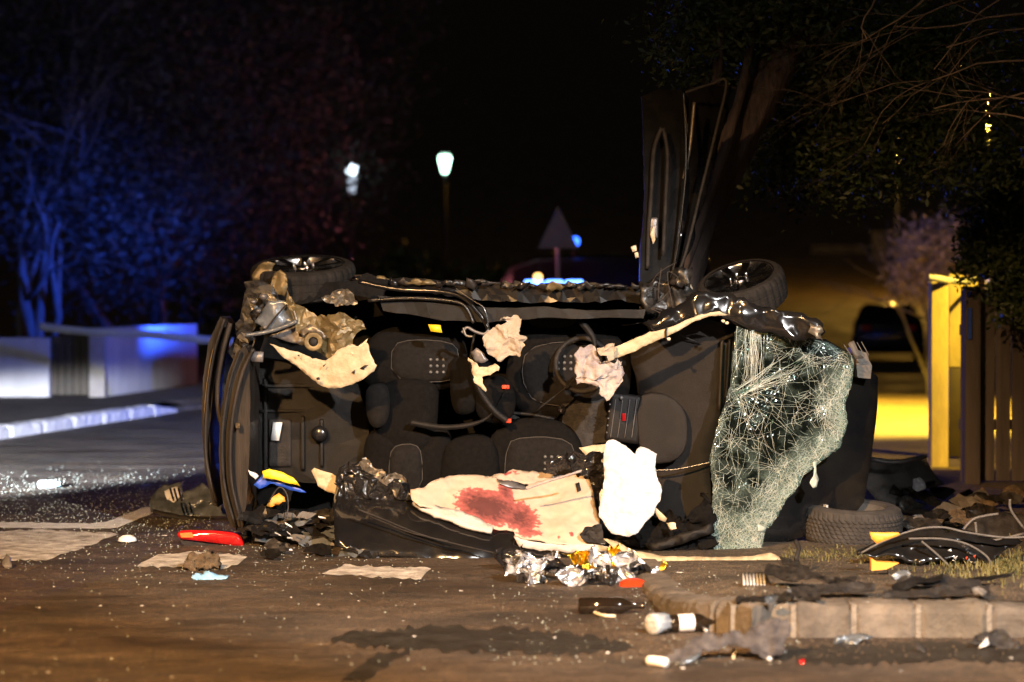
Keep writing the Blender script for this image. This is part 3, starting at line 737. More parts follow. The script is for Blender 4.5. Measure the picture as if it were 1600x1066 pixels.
# the street lamp on our side of the junction: warm light over the wreck and the road
c = Vector((-4.2, 1.2, 7.0)); t = empty('street_lamp', Vector((-5.6, 1.2, 0)), 'tall sodium street lamp on the near side of the junction', 'street lamp')
V, F = boxVF((c.x - .35, c.y - .14, c.z + .02), (c.x + .35, c.y + .14, c.z + .13)); mk('lamp_head', V, F, 'metal', t)
bulb('bulb', c, .16, .05, 'sodium', t)
tube('pole', [Vector((-5.6, 1.2, 0)), Vector((-5.6, 1.2, 4)), Vector((-5.5, 1.2, 6.6)), Vector((-4.5, 1.2, 7.1))], .07, 'metal', t)
spot('lamp_light', c + Vector((0, 0, -.2)), (-1.2, 7.6, 0), (1, .55, .22), 23500, 66, .75, .14, t)
# white work lamp of the rescue crew, near right
def work_light(base, h, target, label, watts, size, col=(1, .93, .84), blend=.5):
    t = empty('work_light', base, label, 'work light')
    top = base + Vector((0, 0, h))
    tube('mast', [base + Vector((0, 0, .4)), base + Vector((0, 0, h / 2)), top], .02, 'metal', t)
    for k in range(3):
        a = k * 2.094; tube('leg', [base + Vector((0, 0, .7)), base + Vector((.22 * math.cos(a), .22 * math.sin(a), .35)), base + Vector((.5 * math.cos(a), .5 * math.sin(a), .01))], .014, 'metal', t)
    d = (Vector(target) - top).normalized(); q = d.to_track_quat('Y', 'Z').to_matrix().to_4x4(); mx = Matrix.Translation(top) @ q
    box('lamp_housing', (-.22, -.12, .03), (.22, 0, .33), 'carblack', t, .01, mx)
    box('lens', (-.2, .002, .05), (.2, .012, .31), 'worklamp', t, 0, mx)
    spot('lamp_light', mx @ Vector((0, .06, .18)), target, col, watts, size, blend, .12, t); return t
work_light(Vector((4.2, 2.0, 0)), 5.2, (0.5, 13.0, -.1), 'white work lamp on a tall tripod at the near right', 11500, 30, (1, .95, .91), .6)
wl = work_light(Vector((-4.9, 13.0, 0)), .75, (-5.4, 31, -.95), 'low unseen work lamp standing in for car headlights at the near left', 38000, 10.5, (.88, .92, 1), .4)
[c for c in wl.children if c.type == 'LIGHT'][0].scale = (3.6, 1, 1)      # wide, flat beam of an unseen lamp standing in for car headlights

# ---- vehicles in the background
def vehicle(name, label, loc, heading, prof, width, paint, cat, wheel_r=.31, wheels=(.75, 3.35), lamp=True):
    """prof: (x, floor z, belt z, roof z, roof half-width factor) stations from tail to nose"""
    t = empty(name, loc, label, cat); mx = Matrix.Translation(loc) @ Matrix.Rotation(heading, 4, 'Z'); Lh = (prof[0][0] + prof[-1][0]) / 2
    V = []; F = []; n = 10; hw = width / 2
    for (x, z0, zb, zr, k) in prof:
        half = [(hw * .90, z0), (hw * .99, (z0 + zb) / 2), (hw * .97, zb), (hw * k, zr - .05), (hw * k * .8, zr)]
        ring = [(y, z) for y, z in half] + [(-y, z) for y, z in reversed(half)]
        V += [mx @ Vector((x - Lh, y, z)) for y, z in ring]
    for i in range(len(prof) - 1):
        for k in range(n): F.append((i * n + k, i * n + (k + 1) % n, (i + 1) * n + (k + 1) % n, (i + 1) * n + k))
    F.append(tuple(reversed(range(n)))); F.append(tuple((len(prof) - 1) * n + k for k in range(n)))
    bevel(mk('body', V, F, paint, t), .03)
    def quad(nm, pts, m):
        o = mk(nm, [mx @ Vector(p) for p in pts], [tuple(range(len(pts)))], m, t); solid(o, .012); return o
    for s in (-1, 1):
        for i in range(len(prof) - 1):
            a, b = prof[i], prof[i + 1]
            if a[3] - a[2] > .3 and b[3] - b[2] > .3:
                ya, yb = lambda p, f: hw * (.97 + (p[4] - .97) * f) * s * 1.012, None
                quad('window', [(a[0] - Lh + .05, ya(a, .1), a[2] + .05), (b[0] - Lh - .05, ya(b, .1), b[2] + .05), (b[0] - Lh - .05, ya(b, .85), b[3] - .12), (a[0] - Lh + .05, ya(a, .85), a[3] - .12)], 'darkglass')
        for wx in wheels:
            V, F = lathe([(.09, -.1), (wheel_r * .62, -.1), (wheel_r * .95, -.1), (wheel_r, -.07), (wheel_r, .07), (wheel_r * .95, .1), (wheel_r * .62, .1), (wheel_r * .58, .06), (.09, .07), (0, .07)], 28)
            rot = Matrix.Rotation(R(-90 * s), 4, 'X')
            w = mk('wheel', [mx @ Matrix.Translation((wx - Lh, s * (hw - .09), wheel_r)) @ rot @ v for v in V], F, 'tyre', t, True)
            V, F = lathe([(0, .105), (.05, .105), (wheel_r * .58, .085), (wheel_r * .6, .07)], 20)
            mk('rim', [mx @ Matrix.Translation((wx - Lh, s * (hw - .09), wheel_r)) @ rot @ v for v in V], F, 'alloy', w, True)
        for x, m, zz in ((prof[0][0], 'red', .8), (prof[-1][0], 'clear', .62)):
            box('headlight' if m == 'clear' else 'tail_light', (x - Lh - .02, s * hw * .62 - .12, zz), (x - Lh + .02, s * hw * .62 + .12, zz + .12), m, t, .01, mx)
    return t, mx, Lh
CAR = [(0, .35, .75, .9, .86), (.12, .25, .85, 1.05, .84), (.55, .22, .92, 1.42, .72), (1.3, .22, .92, 1.47, .72), (2.2, .22, .92, 1.45, .72), (2.75, .22, .93, 1.25, .74), (3.15, .22, .92, .97, .84), (3.9, .24, .8, .84, .86), (4.15, .32, .6, .66, .8)]
VAN = [(0, .35, 1.2, 2.4, .93), (.06, .3, 1.2, 2.45, .93), (2.0, .3, 1.2, 2.48, .93), (3.5, .3, 1.2, 2.46, .92), (4.1, .3, 1.15, 2.3, .88), (4.7, .3, 1.1, 1.35, .88), (5.25, .35, .95, 1.0, .85), (5.35, .4, .7, .75, .8)]
vehicle('parked_car', 'dark parked car seen end-on down the sodium-lit road', Vector((G(1386, 60).x, 60, 0)), R(82), CAR, 1.78, 'carblack', 'car')
pc, mx, Lh = vehicle('police_car', 'police car hidden behind the wreck with its blue light bar flashing', Vector((.45, 31, 0)), R(178), CAR, 1.8, 'carblack', 'car')
zb = 1.474
V, F = boxVF((.23, 30.6, zb), (.92, 31.1, zb + .04)); mk('bar_mount', V, F, 'plastic', pc)
for i, (x0, x1, m) in enumerate(((.16, .42, 'bluebar'), (.44, .68, 'bluebar'), (.7, .94, 'bluebar'))):
    bevel(mk('light_bar', *[[Vector(v) for v in boxVF((x0, 30.65, zb + .042), (x1, 30.85, zb + .34))[0]], boxVF((0, 0, 0), (1, 1, 1))[1]], m, pc), .03)
bulb('amber_lamp', Vector((.34, 30.6, zb + .37)), .06, .06, 'amberlamp', pc)
point('beacon_and_tail_glow', Vector((.3, 30.3, zb + .34)), (.03, .11, 1), 900, .1, pc)
p2, mx, Lh = vehicle('police_car', 'police car hidden behind the wreck\'s rear, throwing blue light on the wall', Vector((-3.3, 37.5, 0)), R(80), CAR, 1.8, 'carblack', 'car')
V, F = boxVF((-3.9, 37.3, zb), (-2.7, 37.5, zb + .04)); mk('bar_mount', V, F, 'plastic', p2)
for x0 in (-3.9, -3.48, -3.06):
    V, F = boxVF((x0, 37.3, zb + .042), (x0 + .38, 37.5, zb + .16)); bevel(mk('light_bar', V, F, 'bluebar', p2), .02)
spot('beacon_and_tail_glow', Vector((-3.7, 36.6, 1.5)), (-8.3, 40.5, -.6), (.03, .10, 1), 4800, 112, .8, .1, p2)
av, mx, Lh = vehicle('rescue_van', 'dark rescue van behind the wreck with a round blue roof beacon', Vector((1.45, 49, 0)), R(176), VAN, 2.0, 'carblack', 'van', .34, (.9, 4.4))
bulb('beacon', at(898, 378, 47.8), .10, .10, 'bluelamp', av)
bc = at(898, 378, 47.8)
tube('beacon_mount', [Vector((bc.x, bc.y, 2.40)), Vector((bc.x, bc.y, 2.5)), Vector((bc.x, bc.y, bc.z - .09))], .05, 'plastic', av)
point('beacon_and_tail_glow', Vector((-1.5, 46.5, 2.6)), (.7, .16, .2), 220, .1, av)  # red tail-light glow added for the trees, apart from the blue beacon
c = at(872, 300, 42); sg = empty('road_sign', Vector((c.x, c.y, 0)), 'dim triangular road sign on a post beside the round blue beacon', 'sign')
a = [at(872, 322, 42), at(840, 388, 42), at(904, 388, 42)]
V = []; F = [(0, 1, 2)]
o = mk('plate', [a[0], a[1], a[2]], F, 'signback', sg); solid(o, .01)
tube('post', [Vector((c.x, c.y + .04, 0)), Vector((c.x, c.y + .04, 1.5)), Vector((c.x, c.y + .04, a[0].z - .1))], .03, 'metal', sg)

# ================================================================== THE WRECKED CAR
car = empty('wrecked_car', Vector((.1, 15.0, 0)), 'wrecked black hatchback lying on its side with its roof cut away', 'car')
def Yd(d): return lambda px, py: YP(px) + d
# -- shell
prism('floor_pan', [(388, 500), (430, 470), (560, 452), (1010, 460), (1140, 498), (1200, 540), (1200, 858), (1000, 862), (560, 864), (388, 800)], Yd(1.25), Yd(1.38), 'carpet', car, 40)
prism('upper_sill', [(552, 431), (575, 429), (600, 435), (660, 436), (700, 440), (760, 441), (830, 444), (900, 442), (960, 445), (1004, 452), (1012, 476), (960, 470), (900, 474), (830, 472), (760, 470), (700, 462), (620, 452), (560, 446)], Yd(.62), Yd(1.45), 'paint', car, 9, 1.6, lambda p: crumple(.012, 6, 2)(p) + creases(.010, 7, 5)(p))
prism('upper_door_trim', [(590, 462), (700, 474), (760, 482), (840, 480), (930, 484), (1010, 484), (1006, 497), (930, 496), (840, 498), (760, 503), (690, 500), (600, 486)], Yd(.30), Yd(1.2), 'plastic', car, 16, .6, crumple(.01, 6, 4))
prism('lower_door', [(392, 826), (600, 838), (900, 846), (1112, 842), (1112, 866), (900, 868), (640, 872), (396, 852)], Yd(.18), Yd(1.3), 'scuffed', car, 30, 1)
prism('rear_frame', [(383, 540), (391, 556), (391, 620), (390, 700), (385, 790), (374, 832), (360, 822), (349, 790), (343, 740), (342, 690), (346, 640), (354, 592), (368, 552)], Yd(.06), Yd(.6), 'seal', car, 9, .4, smooth=False)
prism('bumper_shell', [(344, 494), (353, 506), (342, 545), (333, 600), (328, 670), (329, 730), (341, 792), (333, 790), (320, 735), (315, 660), (317, 590), (326, 535)], Yd(.25), Yd(.75), 'seal', car, 8, .6)
def strip(name, pts, d, w, m, flat=.4, par=car):
    return tube(name, [at(x, y, YP(x) + d) for x, y in pts], w, m, par, 6, 6)
strip('door_seal', [(396, 545), (378, 585), (365, 640), (360, 700), (363, 760), (380, 828)], .0, .014, 'seal')
strip('door_seal', [(376, 548), (361, 590), (350, 650), (347, 700), (351, 760), (368, 824)], .02, .010, 'rubber')
strip('door_seal', [(351, 498), (336, 545), (325, 610), (321, 680), (324, 730), (338, 786)], .2, .012, 'seal')
strip('door_seal', [(360, 505), (348, 550), (340, 600), (341, 640), (347, 668)], .15, .016, 'seal')
strip('door_seal', [(347, 508), (331, 560), (321, 640), (323, 720)], .22, .008, 'cream')
box('latch', *( [tuple(at(368, 669, YP(368) - .03)), tuple(at(375, 661, YP(375) - .01) + Vector((0, .03, 0)))] ), 'chrome', car)
prism('rear_pillar', [(383, 440), (408, 436), (424, 452), (440, 470), (420, 500), (404, 524), (380, 560), (364, 570), (358, 548), (372, 500), (378, 468)], Yd(.28), Yd(.8), 'scuffed', car, 9, 2, crumple(.03, 8, 7))
# -- boot interior
prism('boot_side_trim', [(393, 560), (440, 566), (560, 600), (572, 640), (576, 700), (560, 745), (520, 758), (460, 752), (395, 760)], Yd(.7), Yd(1.22), 'plastic', car, 20, 0, crumple(.012, 5, 3))
for (x0, y0, x1, y1) in ((405, 600, 540, 606), (405, 640, 520, 645), (470, 650, 476, 735), (500, 655, 505, 730), (412, 590, 418, 750)):
    rbox('trim_rib', (x0, y0), (x1, y1), YP(x0) + .67, .06, 'plastic', car, .006, 0)
rbox('recess', (420, 655), (455, 730), YP(430) + .675, .03, 'rubber', car, .01, 0)
o = sheet('price_label', [(427, 660), (441, 660), (436, 689), (423, 688)], lambda x, y: YP(x) + .64, 'paper', car, 20, thick=.001)
V, F = lathe([(0, .0), (.05, .0), (.055, .012), (.03, .03), (0, .03)], 20); c = at(500, 678, YP(500) + .66)
mk('speaker_cover', [c + Vector((v.x, -v.z, v.y)) for v in V], F, 'carblack', car, True)
# -- seats: each a cushion with backrest, headrest and a block of nine studs
def studs(px, py, Y, parent, s=10, r=.0105):
    parts = []
    for i in range(3):
        for j in range(3):
            c = at(px + (i - 1) * s, py + (j - 1) * s * .98, Y); V, F = lathe([(0, .007), (r * .6, .0055), (r, 0), (r, -.01)], 10)
            parts.append(([c + Vector((v.x, -v.z, v.y)) for v in V], F))
    V, F = join(parts); o = mk('stud_pattern', V, F, 'stud', parent, True); o['kind'] = 'stuff'; return o
def pad(name, poly, d, dep, m, parent, soft=16, puff=.05, seed=0):
    """an upholstered pad: smooth outline, pillowed front, rolled edges"""
    big = densify(poly, 8, 0, smooth=2)
    f = lambda x, y: YP(x) + d + puff * math.exp(-edge_dist((x, y), big) / soft) * 1.0 + .012 * noise.noise(Vector((x * .03, y * .03, seed)))
    P, F = tri2d(big, 7); n = len(P); V = [at(p[0], p[1], f(*p)) for p in P]; yb = max(v.y for v in V) + dep
    V += [Vector((v.x, yb, v.z)) for v in V]; FF = []; cnt = set()
    for q in F:
        A, B_, C = (V[i] for i in q[:3])
        if (B_ - A).cross(C - A).y > 0: q = tuple(reversed(q))
        FF += [q, tuple(i + n for i in reversed(q))]
        for i in range(len(q)): cnt.add((q[i], q[(i + 1) % len(q)]))
    FF += [(v, u, u + n, v + n) for (u, v) in cnt if (v, u) not in cnt]
    o = mk(name, V, FF, m, parent, True)
    return o, f, big
def seat(cushion, panel, others, dots):
    s, f, big = pad('seat', cushion[0], cushion[1], .3, 'fabric', car, 14, .07, cushion[1] * 9)
    if panel:
        p, f2, b2 = pad('seat_panel', panel, cushion[1] - .03, .05, 'fabric2', s, 9, .035, 3)
        V, F = tubeVF([at(x, y, f2(x, y) - .001) for x, y in b2[::2]], .0035, 5, 1, True); mk('piping', V, F, 'piping', s, True)
    for (nm, poly, d, m) in others: pad(nm, poly, d, .25, m, s, 12, .06, d * 20)
    for (x, y) in dots: studs(x, y, (f2 if panel and inside((x, y), b2) else lambda a, b: YP(a) + cushion[1] - .02)(x, y) - .006, s)
    return s
seat(([(572, 530), (612, 508), (700, 510), (728, 526), (732, 596), (690, 612), (600, 612), (560, 596)], .62), [(610, 540), (640, 530), (700, 533), (718, 546), (716, 590), (690, 598), (612, 596)],
     [('backrest', [(592, 592), (686, 592), (684, 650), (676, 712), (640, 720), (596, 712), (578, 650)], .5, 'fabric'), ('headrest', [(568, 608), (590, 598), (608, 604), (608, 664), (576, 672)], .36, 'fabric2'),
      ('bolster', [(702, 560), (726, 556), (748, 570), (750, 636), (730, 650), (704, 644)], .45, 'fabric')], [(683, 572)])
seat(([(566, 680), (600, 668), (650, 690), (690, 662), (708, 690), (712, 776), (570, 776)], .5), [(608, 704), (624, 694), (652, 694), (660, 712), (660, 772), (608, 772)], [], [])
seat(([(796, 548), (828, 502), (900, 496), (958, 514), (990, 560), (980, 640), (935, 668), (860, 660), (806, 644), (788, 600)], .62), [(812, 556), (850, 534), (930, 536), (968, 560), (966, 610), (930, 634), (870, 636), (822, 624)],
     [('headrest', [(820, 496), (846, 484), (888, 485), (906, 500), (884, 514), (832, 512)], .5, 'fabric'), ('backrest', [(744, 604), (768, 586), (796, 592), (808, 626), (800, 656), (768, 664), (742, 650)], .42, 'fabric')], [(882, 567)])
seat(([(758, 694), (786, 660), (846, 650), (900, 668), (916, 720), (912, 786), (756, 786)], .52), [(790, 694), (812, 683), (878, 683), (902, 702), (900, 776), (788, 776)],
     [('backrest', [(690, 704), (712, 682), (764, 680), (780, 708), (778, 784), (686, 784)], .45, 'fabric')], [(862, 724), (714, 722)])
for pts in ([(742, 520), (736, 560), (744, 600), (770, 640), (792, 658)], [(906, 500), (930, 540), (900, 590), (840, 640)], [(640, 660), (700, 668), (760, 654), (792, 606)]):
    c = curve([at(x, y, YP(x) + .40) for x, y in pts], 8); V = []
    for p in c: V += [p + Vector((.012, 0, .018)), p - Vector((.012, 0, .018))]
    solid(mk('seat_belt', V, [(2 * i, 2 * i + 1, 2 * i + 3, 2 * i + 2) for i in range(len(c) - 1)], 'plastic', car, True), .002)
# -- console, gear lever, handbrake, dashboard
rbox('centre_console', (760, 628), (960, 668), YP(850) + .8, .4, 'plastic', car, .03, .01)
strip('handbrake', [(792, 645), (830, 648), (866, 655)], .62, .013, 'plastic')
c = at(877, 640, YP(877) + .6); bulb('gear_knob', c, .025, .03, 'alloy', car)
for px, py in ((790, 605), (793, 658)):
    rbox('belt_buckle', (px - 6, py - 3), (px + 6, py + 3), YP(px) + .42, .05, 'orangered', car, .005, 0)
prism('tunnel_trim', [(880, 598), (930, 585), (958, 610), (955, 690), (900, 700), (878, 670)], Yd(.62), Yd(1.1), 'rubber', car, 14, .6, crumple(.02, 8, 9))
prism('dashboard', [(1000, 600), (985, 560), (992, 535), (1030, 510), (1085, 498), (1146, 505), (1146, 560), (1140, 610), (1122, 660), (1110, 720), (1112, 800), (1110, 852), (1040, 850), (1010, 800), (1012, 720), (1004, 690)], lambda x, y: YP(x) + .38 + .0014 * (1146 - x) * .8, Yd(1.2), 'dash', car, 14, 0, crumple(.008, 4, 6), True, 0, 1)
prism('dash_hood', [(992, 620), (1030, 612), (1062, 628), (1076, 656), (1074, 700), (1056, 722), (1020, 726), (1000, 716)], lambda x, y: YP(x) + .36, Yd(.7), 'dash', car, 10, 0, None, True, .012, 1)
strip('dash_trim', [(1022, 735), (1060, 733), (1112, 722)], .37, .006, 'alloy')
strip('windscreen_pillar', [(1128, 532), (1126, 580), (1124, 640)], .36, .010, 'seal')
strip('windscreen_pillar', [(1140, 530), (1138, 570), (1134, 625)], .37, .012, 'plastic')
rd = rbox('radio', (950, 616), (1003, 692), YP(975) + .36, .1, 'plastic', car, .012, .003, R(-8))
for i in range(4):
    x = 958 + i * 11; strip('button_bar', [(x + 4, 624), (x, 655), (x - 4, 684)], .345, .0022, 'greymetal', par=rd)
for i in range(5):
    c = at(953 - i * 1.2, 632 + i * 11, YP(953) + .345); bulb('button', c, .006, .006, 'greymetal', rd)
rbox('hazard_button', (972, 646), (978, 658), YP(975) + .342, .02, 'red', rd, .004, 0)
c = at(971, 622, YP(971) + .33); bulb('radio_knob', c, .011, .012, 'stud', rd)
V, F = tubeVF([at(910, 570, YP(910) + .5) + Vector((.17 * math.cos(a), .05 * math.sin(a), .17 * math.sin(a))) for a in [i * 2 * math.pi / 28 for i in range(28)]], .016, 8, 1, True)
mk('steering_wheel', V, F, 'rubber', car, True)
# -- bonnet, wing and crushed nose
prism('bonnet', [(1150, 520), (1290, 530), (1336, 556), (1372, 590), (1371, 640), (1362, 710), (1350, 785), (1338, 800), (1280, 830), (1205, 856), (1140, 860)], lambda x, y: 14.75 + .25 * ((x - 1150) / 220) ** 2, lambda x, y: 15.0 + .25 * ((x - 1150) / 220) ** 2, 'paint', car, 14, .3, None, True, 0)
prism('wing', [(1040, 492), (1070, 470), (1100, 458), (1150, 466), (1200, 478), (1250, 488), (1282, 500), (1287, 520), (1280, 532), (1230, 524), (1170, 512), (1150, 508), (1120, 492), (1080, 498), (1020, 520), (1010, 512)], Yd(.08), Yd(1.3), 'paint', car, 6, 2.0, lambda p: crumple(.028, 7, 12)(p) + creases(.016, 12, 3)(p), True)
sheet('torn_edge', [(1268, 506), (1284, 512), (1286, 532), (1276, 528), (1270, 522), (1262, 520)], Yd(.02), 'steel', car, 5, 1, crumple(.02, 30, 3))
sheet('grille_piece', [(1326, 536), (1334, 532), (1344, 552), (1350, 560), (1336, 562)], lambda x, y: 14.7, 'bumper', car, 6, .5)
for i in range(5): strip('grille_bar', [(1318 + i * 7, 538 - i * 1), (1330 + i * 7, 556)], .30, .003, 'bumper')
prism('nose_panel', [(1336, 545), (1354, 552), (1362, 572), (1360, 592), (1340, 590)], lambda x, y: 14.8, lambda x, y: 15.1, 'bumper', car, 8, .6)
for i in range(26):
    x = 566 + i * 17 + rng.uniform(-6, 6); y = 436 + (x - 566) * .022 + rng.uniform(-2, 3); w_ = rng.uniform(7, 20); h_ = rng.uniform(4, 12)
    sheet('torn_flake', [(x - w_, y + h_ * .6), (x - w_ * .4, y - h_ * .5), (x + w_ * .3, y - h_ * .2), (x + w_, y + h_ * .3), (x + w_ * .5, y + h_), (x - w_ * .3, y + h_ * 1.1)], YP(x) + .57, rng.choice(('scuffed', 'scuffed', 'paint', 'seal', 'primer')), car, 4, 1.4, crumple(.02, 14, i), .003, True)
# -- windscreen
WS = [(1150, 509), (1166, 514), (1215, 520), (1290, 534), (1336, 557), (1330, 604), (1319, 636), (1325, 660), (1312, 698), (1290, 716), (1274, 728), (1258, 742), (1242, 768), (1228, 782), (1212, 812), (1197, 828), (1190, 866), (1116, 862), (1111, 838), (1113, 760), (1109, 712), (1124, 652), (1140, 606)]
def wsY(x, y): return 14.28 + (x - 1110) / 225 * .36 - .05 * math.sin(max(0, min(1, (y - 510) / 350)) * math.pi) + .030 * noise.noise(Vector((x * .016, y * .016, 3))) + .016 * noise.noise(Vector((x * .05, y * .05, 8))) + .03 * max(0, 1 - abs((y - 614) + (x - 1158) * .63) / 26) * (1 if x > 1120 else 0)
def wsd(x, y):
    d = edge_dist((x, y), WS); e = 0
    for i in range(5, 16):   # the torn lower-right edge
        a, b = WS[i], WS[i + 1]; t = max(0, min(1, ((x - a[0]) * (b[0] - a[0]) + (y - a[1]) * (b[1] - a[1])) / ((b[0] - a[0]) ** 2 + (b[1] - a[1]) ** 2)))
        e = max(e, 1 - math.hypot(x - a[0] - t * (b[0] - a[0]), y - a[1] - t * (b[1] - a[1])) / 55)
    return max(0, e) * .75 + max(0, 1 - d / 18) * .25 + (.3 if y > 800 else 0) * max(0, min(1, (y - 780) / 60)) + .12 * max(0, (y - 640) / 200)
ws = sheet('windscreen', WS, wsY, 'glass', car, 9, 1.5, None, .004, True, {'dense': wsd}, est=6)
r = random.Random(77); V = []; F = []
def crack(pts, w):
    j = len(V); n = len(pts)
    for i, (x, y) in enumerate(pts):
        a = pts[min(i + 1, n - 1)]; b = pts[max(i - 1, 0)]; dx, dy = a[0] - b[0], a[1] - b[1]; l = math.hypot(dx, dy) + 1e-6
        ww = w * (1 - .6 * i / n) * r.uniform(.5, 1.3); Y = wsY(x, y) - .005
        V.append(at(x - dy / l * ww, y + dx / l * ww, Y)); V.append(at(x + dy / l * ww, y - dx / l * ww, Y))
    for i in range(n - 1): F.append((j + 2 * i, j + 2 * i + 1, j + 2 * i + 3, j + 2 * i + 2))
def walk(x, y, a, L, curv=.05, w=.5):
    pts = [(x, y)]; k = max(2, int(L / 9))
    for _ in range(k):
        a += r.gauss(0, curv); x += math.cos(a) * L / k; y += math.sin(a) * L / k
        if not inside((x, y), WS): break
        pts.append((x, y))
    if len(pts) > 1: crack(pts, w)
foci = [(1158, 614, 46), (1256, 552, 40), (1150, 690, 26), (1290, 640, 30), (1230, 740, 30), (1140, 830, 26), (1180, 780, 22), (1175, 530, 16), (1325, 562, 18), (1200, 650, 10)]
for (fx, fy, n) in foci:
    for _ in range(int(n * .8)): walk(fx + r.gauss(0, 10), fy + r.gauss(0, 10), r.uniform(0, 6.283), r.uniform(30, 210) * r.random() ** .5, .15, .15)
for _ in range(24): walk(1158 + r.gauss(0, 6), 614 + r.gauss(0, 4), math.atan2(552 - 614, 1256 - 1158) + r.gauss(0, .1), r.uniform(60, 130), .07, .26)
for _ in range(30): walk(1180 + r.gauss(0, 10), 515, 1.57 + r.gauss(0, .12), r.uniform(50, 120), .06, .24)
bx = [(x, y) for x in range(1108, 1338, 4) for y in range(508, 868, 4)]
for _ in range(14000):
    x, y = bx[r.randrange(len(bx))]
    if not inside((x, y), WS): continue
    if r.random() < .015 + .08 * max(0, noise.noise(Vector((x * .02, y * .02, 5)))) + .75 * wsd(x, y) ** 1.3: walk(x + r.uniform(-2, 2), y + r.uniform(-2, 2), r.uniform(0, 6.283), r.uniform(5, 22), .35, .19)
ck = mk('crack_web', V, F, 'crack', ws); ck['kind'] = 'stuff'
sheet('glass_shred', [(1270, 722), (1276, 720), (1275, 738), (1279, 748), (1276, 760), (1271, 765), (1267, 756), (1269, 745), (1272, 737)], lambda x, y: wsY(x, y) - .01, 'crack', ws, 4, .8, crumple(.01, 30, 4))
sheet('glass_shred', [(1184, 820), (1197, 824), (1195, 832), (1184, 830)], lambda x, y: wsY(x, y) - .012, 'crack', ws, 4, .8)
# -- wheels on the upper side
def wheel(c, nrm, rad=.325, spin=0.0):
    q = Vector((0, 0, 1)).rotation_difference(nrm.normalized()).to_matrix().to_4x4(); mx = Matrix.Translation(c) @ q @ Matrix.Rotation(spin, 4, 'Z'); w = .1; seg = 96
    V, F = lathe([(rad * .76, w * .95), (rad * .80, w * 1.02), (rad * .9, w * 1.0), (rad * .97, w * .86), (rad, w * .6), (rad, w * .3), (rad * .985, w * .28), (rad * .985, w * .2), (rad, w * .18), (rad, -w * .2), (rad * .985, -w * .22), (rad * .985, -w * .3), (rad, -w * .32), (rad * .97, -w * .86), (rad * .9, -w), (rad * .76, -w * .95)], seg,
                 lambda k, r_, z: (-.007 if (k % 3 == 0 and r_ > rad * .96) else 0))
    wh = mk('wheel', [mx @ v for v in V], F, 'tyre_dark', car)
    V, F = lathe([(rad * .77, -w * .8), (rad * .74, -w * .2), (rad * .74, w * .8), (rad * .77, w * .96), (rad * .80, w * 1.03), (rad * .80, w * .9)], 48); mk('rim', [mx @ v for v in V], F, 'alloy', wh, True)
    V, F = lathe([(0, w * .2), (rad * .73, w * .1), (rad * .73, -w * .3), (0, -w * .3)], 32); mk('brake_disc', [mx @ v for v in V], F, 'plastic', wh, True)
    for k in range(9):
        a = k * 2 * math.pi / 9; m2 = mx @ Matrix.Rotation(a, 4, 'Z'); s = []
        for (x, hw, z) in ((rad * .12, .018, w * .75), (rad * .3, .016, w * .82), (rad * .5, .02, w * .88), (rad * .77, .03, w * .97)):
            s += [m2 @ Vector((x, -hw, z)), m2 @ Vector((x, hw, z)), m2 @ Vector((x, hw * .8, z - .03)), m2 @ Vector((x, -hw * .8, z - .03))]
        mk('spoke', s, [(4 * i + j, 4 * i + (j + 1) % 4, 4 * i + 4 + (j + 1) % 4, 4 * i + 4 + j) for i in range(3) for j in range(4)] + [(0, 1, 2, 3), (15, 14, 13, 12)], 'alloy', wh)
    V, F = lathe([(0, w * .9), (rad * .11, w * .88), (rad * .14, w * .8), (rad * .14, w * .5)], 20); mk('hub_cap', [mx @ v for v in V], F, 'alloy', wh, True)
    for k in range(5):
        a = k * 1.2566; p = Vector((rad * .2 * math.cos(a), rad * .2 * math.sin(a), w * .9)); V, F = lathe([(0, .018), (.008, .014), (.010, -.02)], 8); mk('wheel_bolt', [mx @ (v + p) for v in V], F, 'chrome', wh, True)
    return wh
wheel(at(474, 436, 15.35), Vector((-.02, -.22, 1)), .345, .2)
wheel(at(1160, 454, 15.15), Vector((-.30, -.42, 1)), .29, .5)
prism('wheel_arch', [(436, 446), (456, 438), (500, 440), (545, 438), (578, 431), (606, 440), (596, 466), (560, 472), (520, 462), (490, 472), (466, 478), (450, 464)], Yd(.5), Yd(.62), 'carpet', car, 8, 1.4, crumple(.02, 8, 3))
# -- open front door standing straight up
dr = prism('front_door', [(1004, 150), (1030, 142), (1066, 140), (1068, 190), (1070, 260), (1064, 330), (1056, 400), (1044, 446), (1000, 448), (1002, 380), (1008, 300), (1006, 220)], lambda x, y: 14.95 + (x - 1004) * .0022, lambda x, y: 15.07 + (x - 1004) * .0022, 'plastic', car, 12, .4, crumple(.008, 6, 14), False, 0)
strip('armrest', [(1012, 420), (1014, 360), (1018, 300), (1022, 235), (1034, 200)], .60, .016, 'rubber', par=dr)
strip('armrest', [(1036, 200), (1043, 240), (1040, 320), (1036, 400)], .60, .014, 'rubber', par=dr)
rbox('pull_handle', (1014, 340), (1028, 372), 14.93, .03, 'greymetal', dr, .01, .004)
strip('door_edge', [(1068, 142), (1072, 220), (1070, 290), (1058, 390), (1048, 440)], .66, .010, 'chrome', par=dr)
sheet('outer_skin', [(1070, 146), (1104, 134), (1140, 128), (1134, 190), (1120, 240), (1104, 300), (1080, 380), (1058, 446), (1042, 446), (1056, 390), (1066, 300), (1072, 220)], lambda x, y: 15.12 + (x - 1040) * .003, 'paint', dr, 7, 1.2, lambda p: crumple(.02, 6, 3)(p) + creases(.02, 8, 4)(p), .004)
strip('window_frame', [(1070, 145), (1110, 132), (1135, 128), (1120, 200), (1095, 300), (1070, 400), (1050, 445)], .72, .011, 'rubber', par=dr)
strip('window_frame', [(1085, 160), (1078, 230), (1068, 280)], .70, .012, 'steel', par=dr)
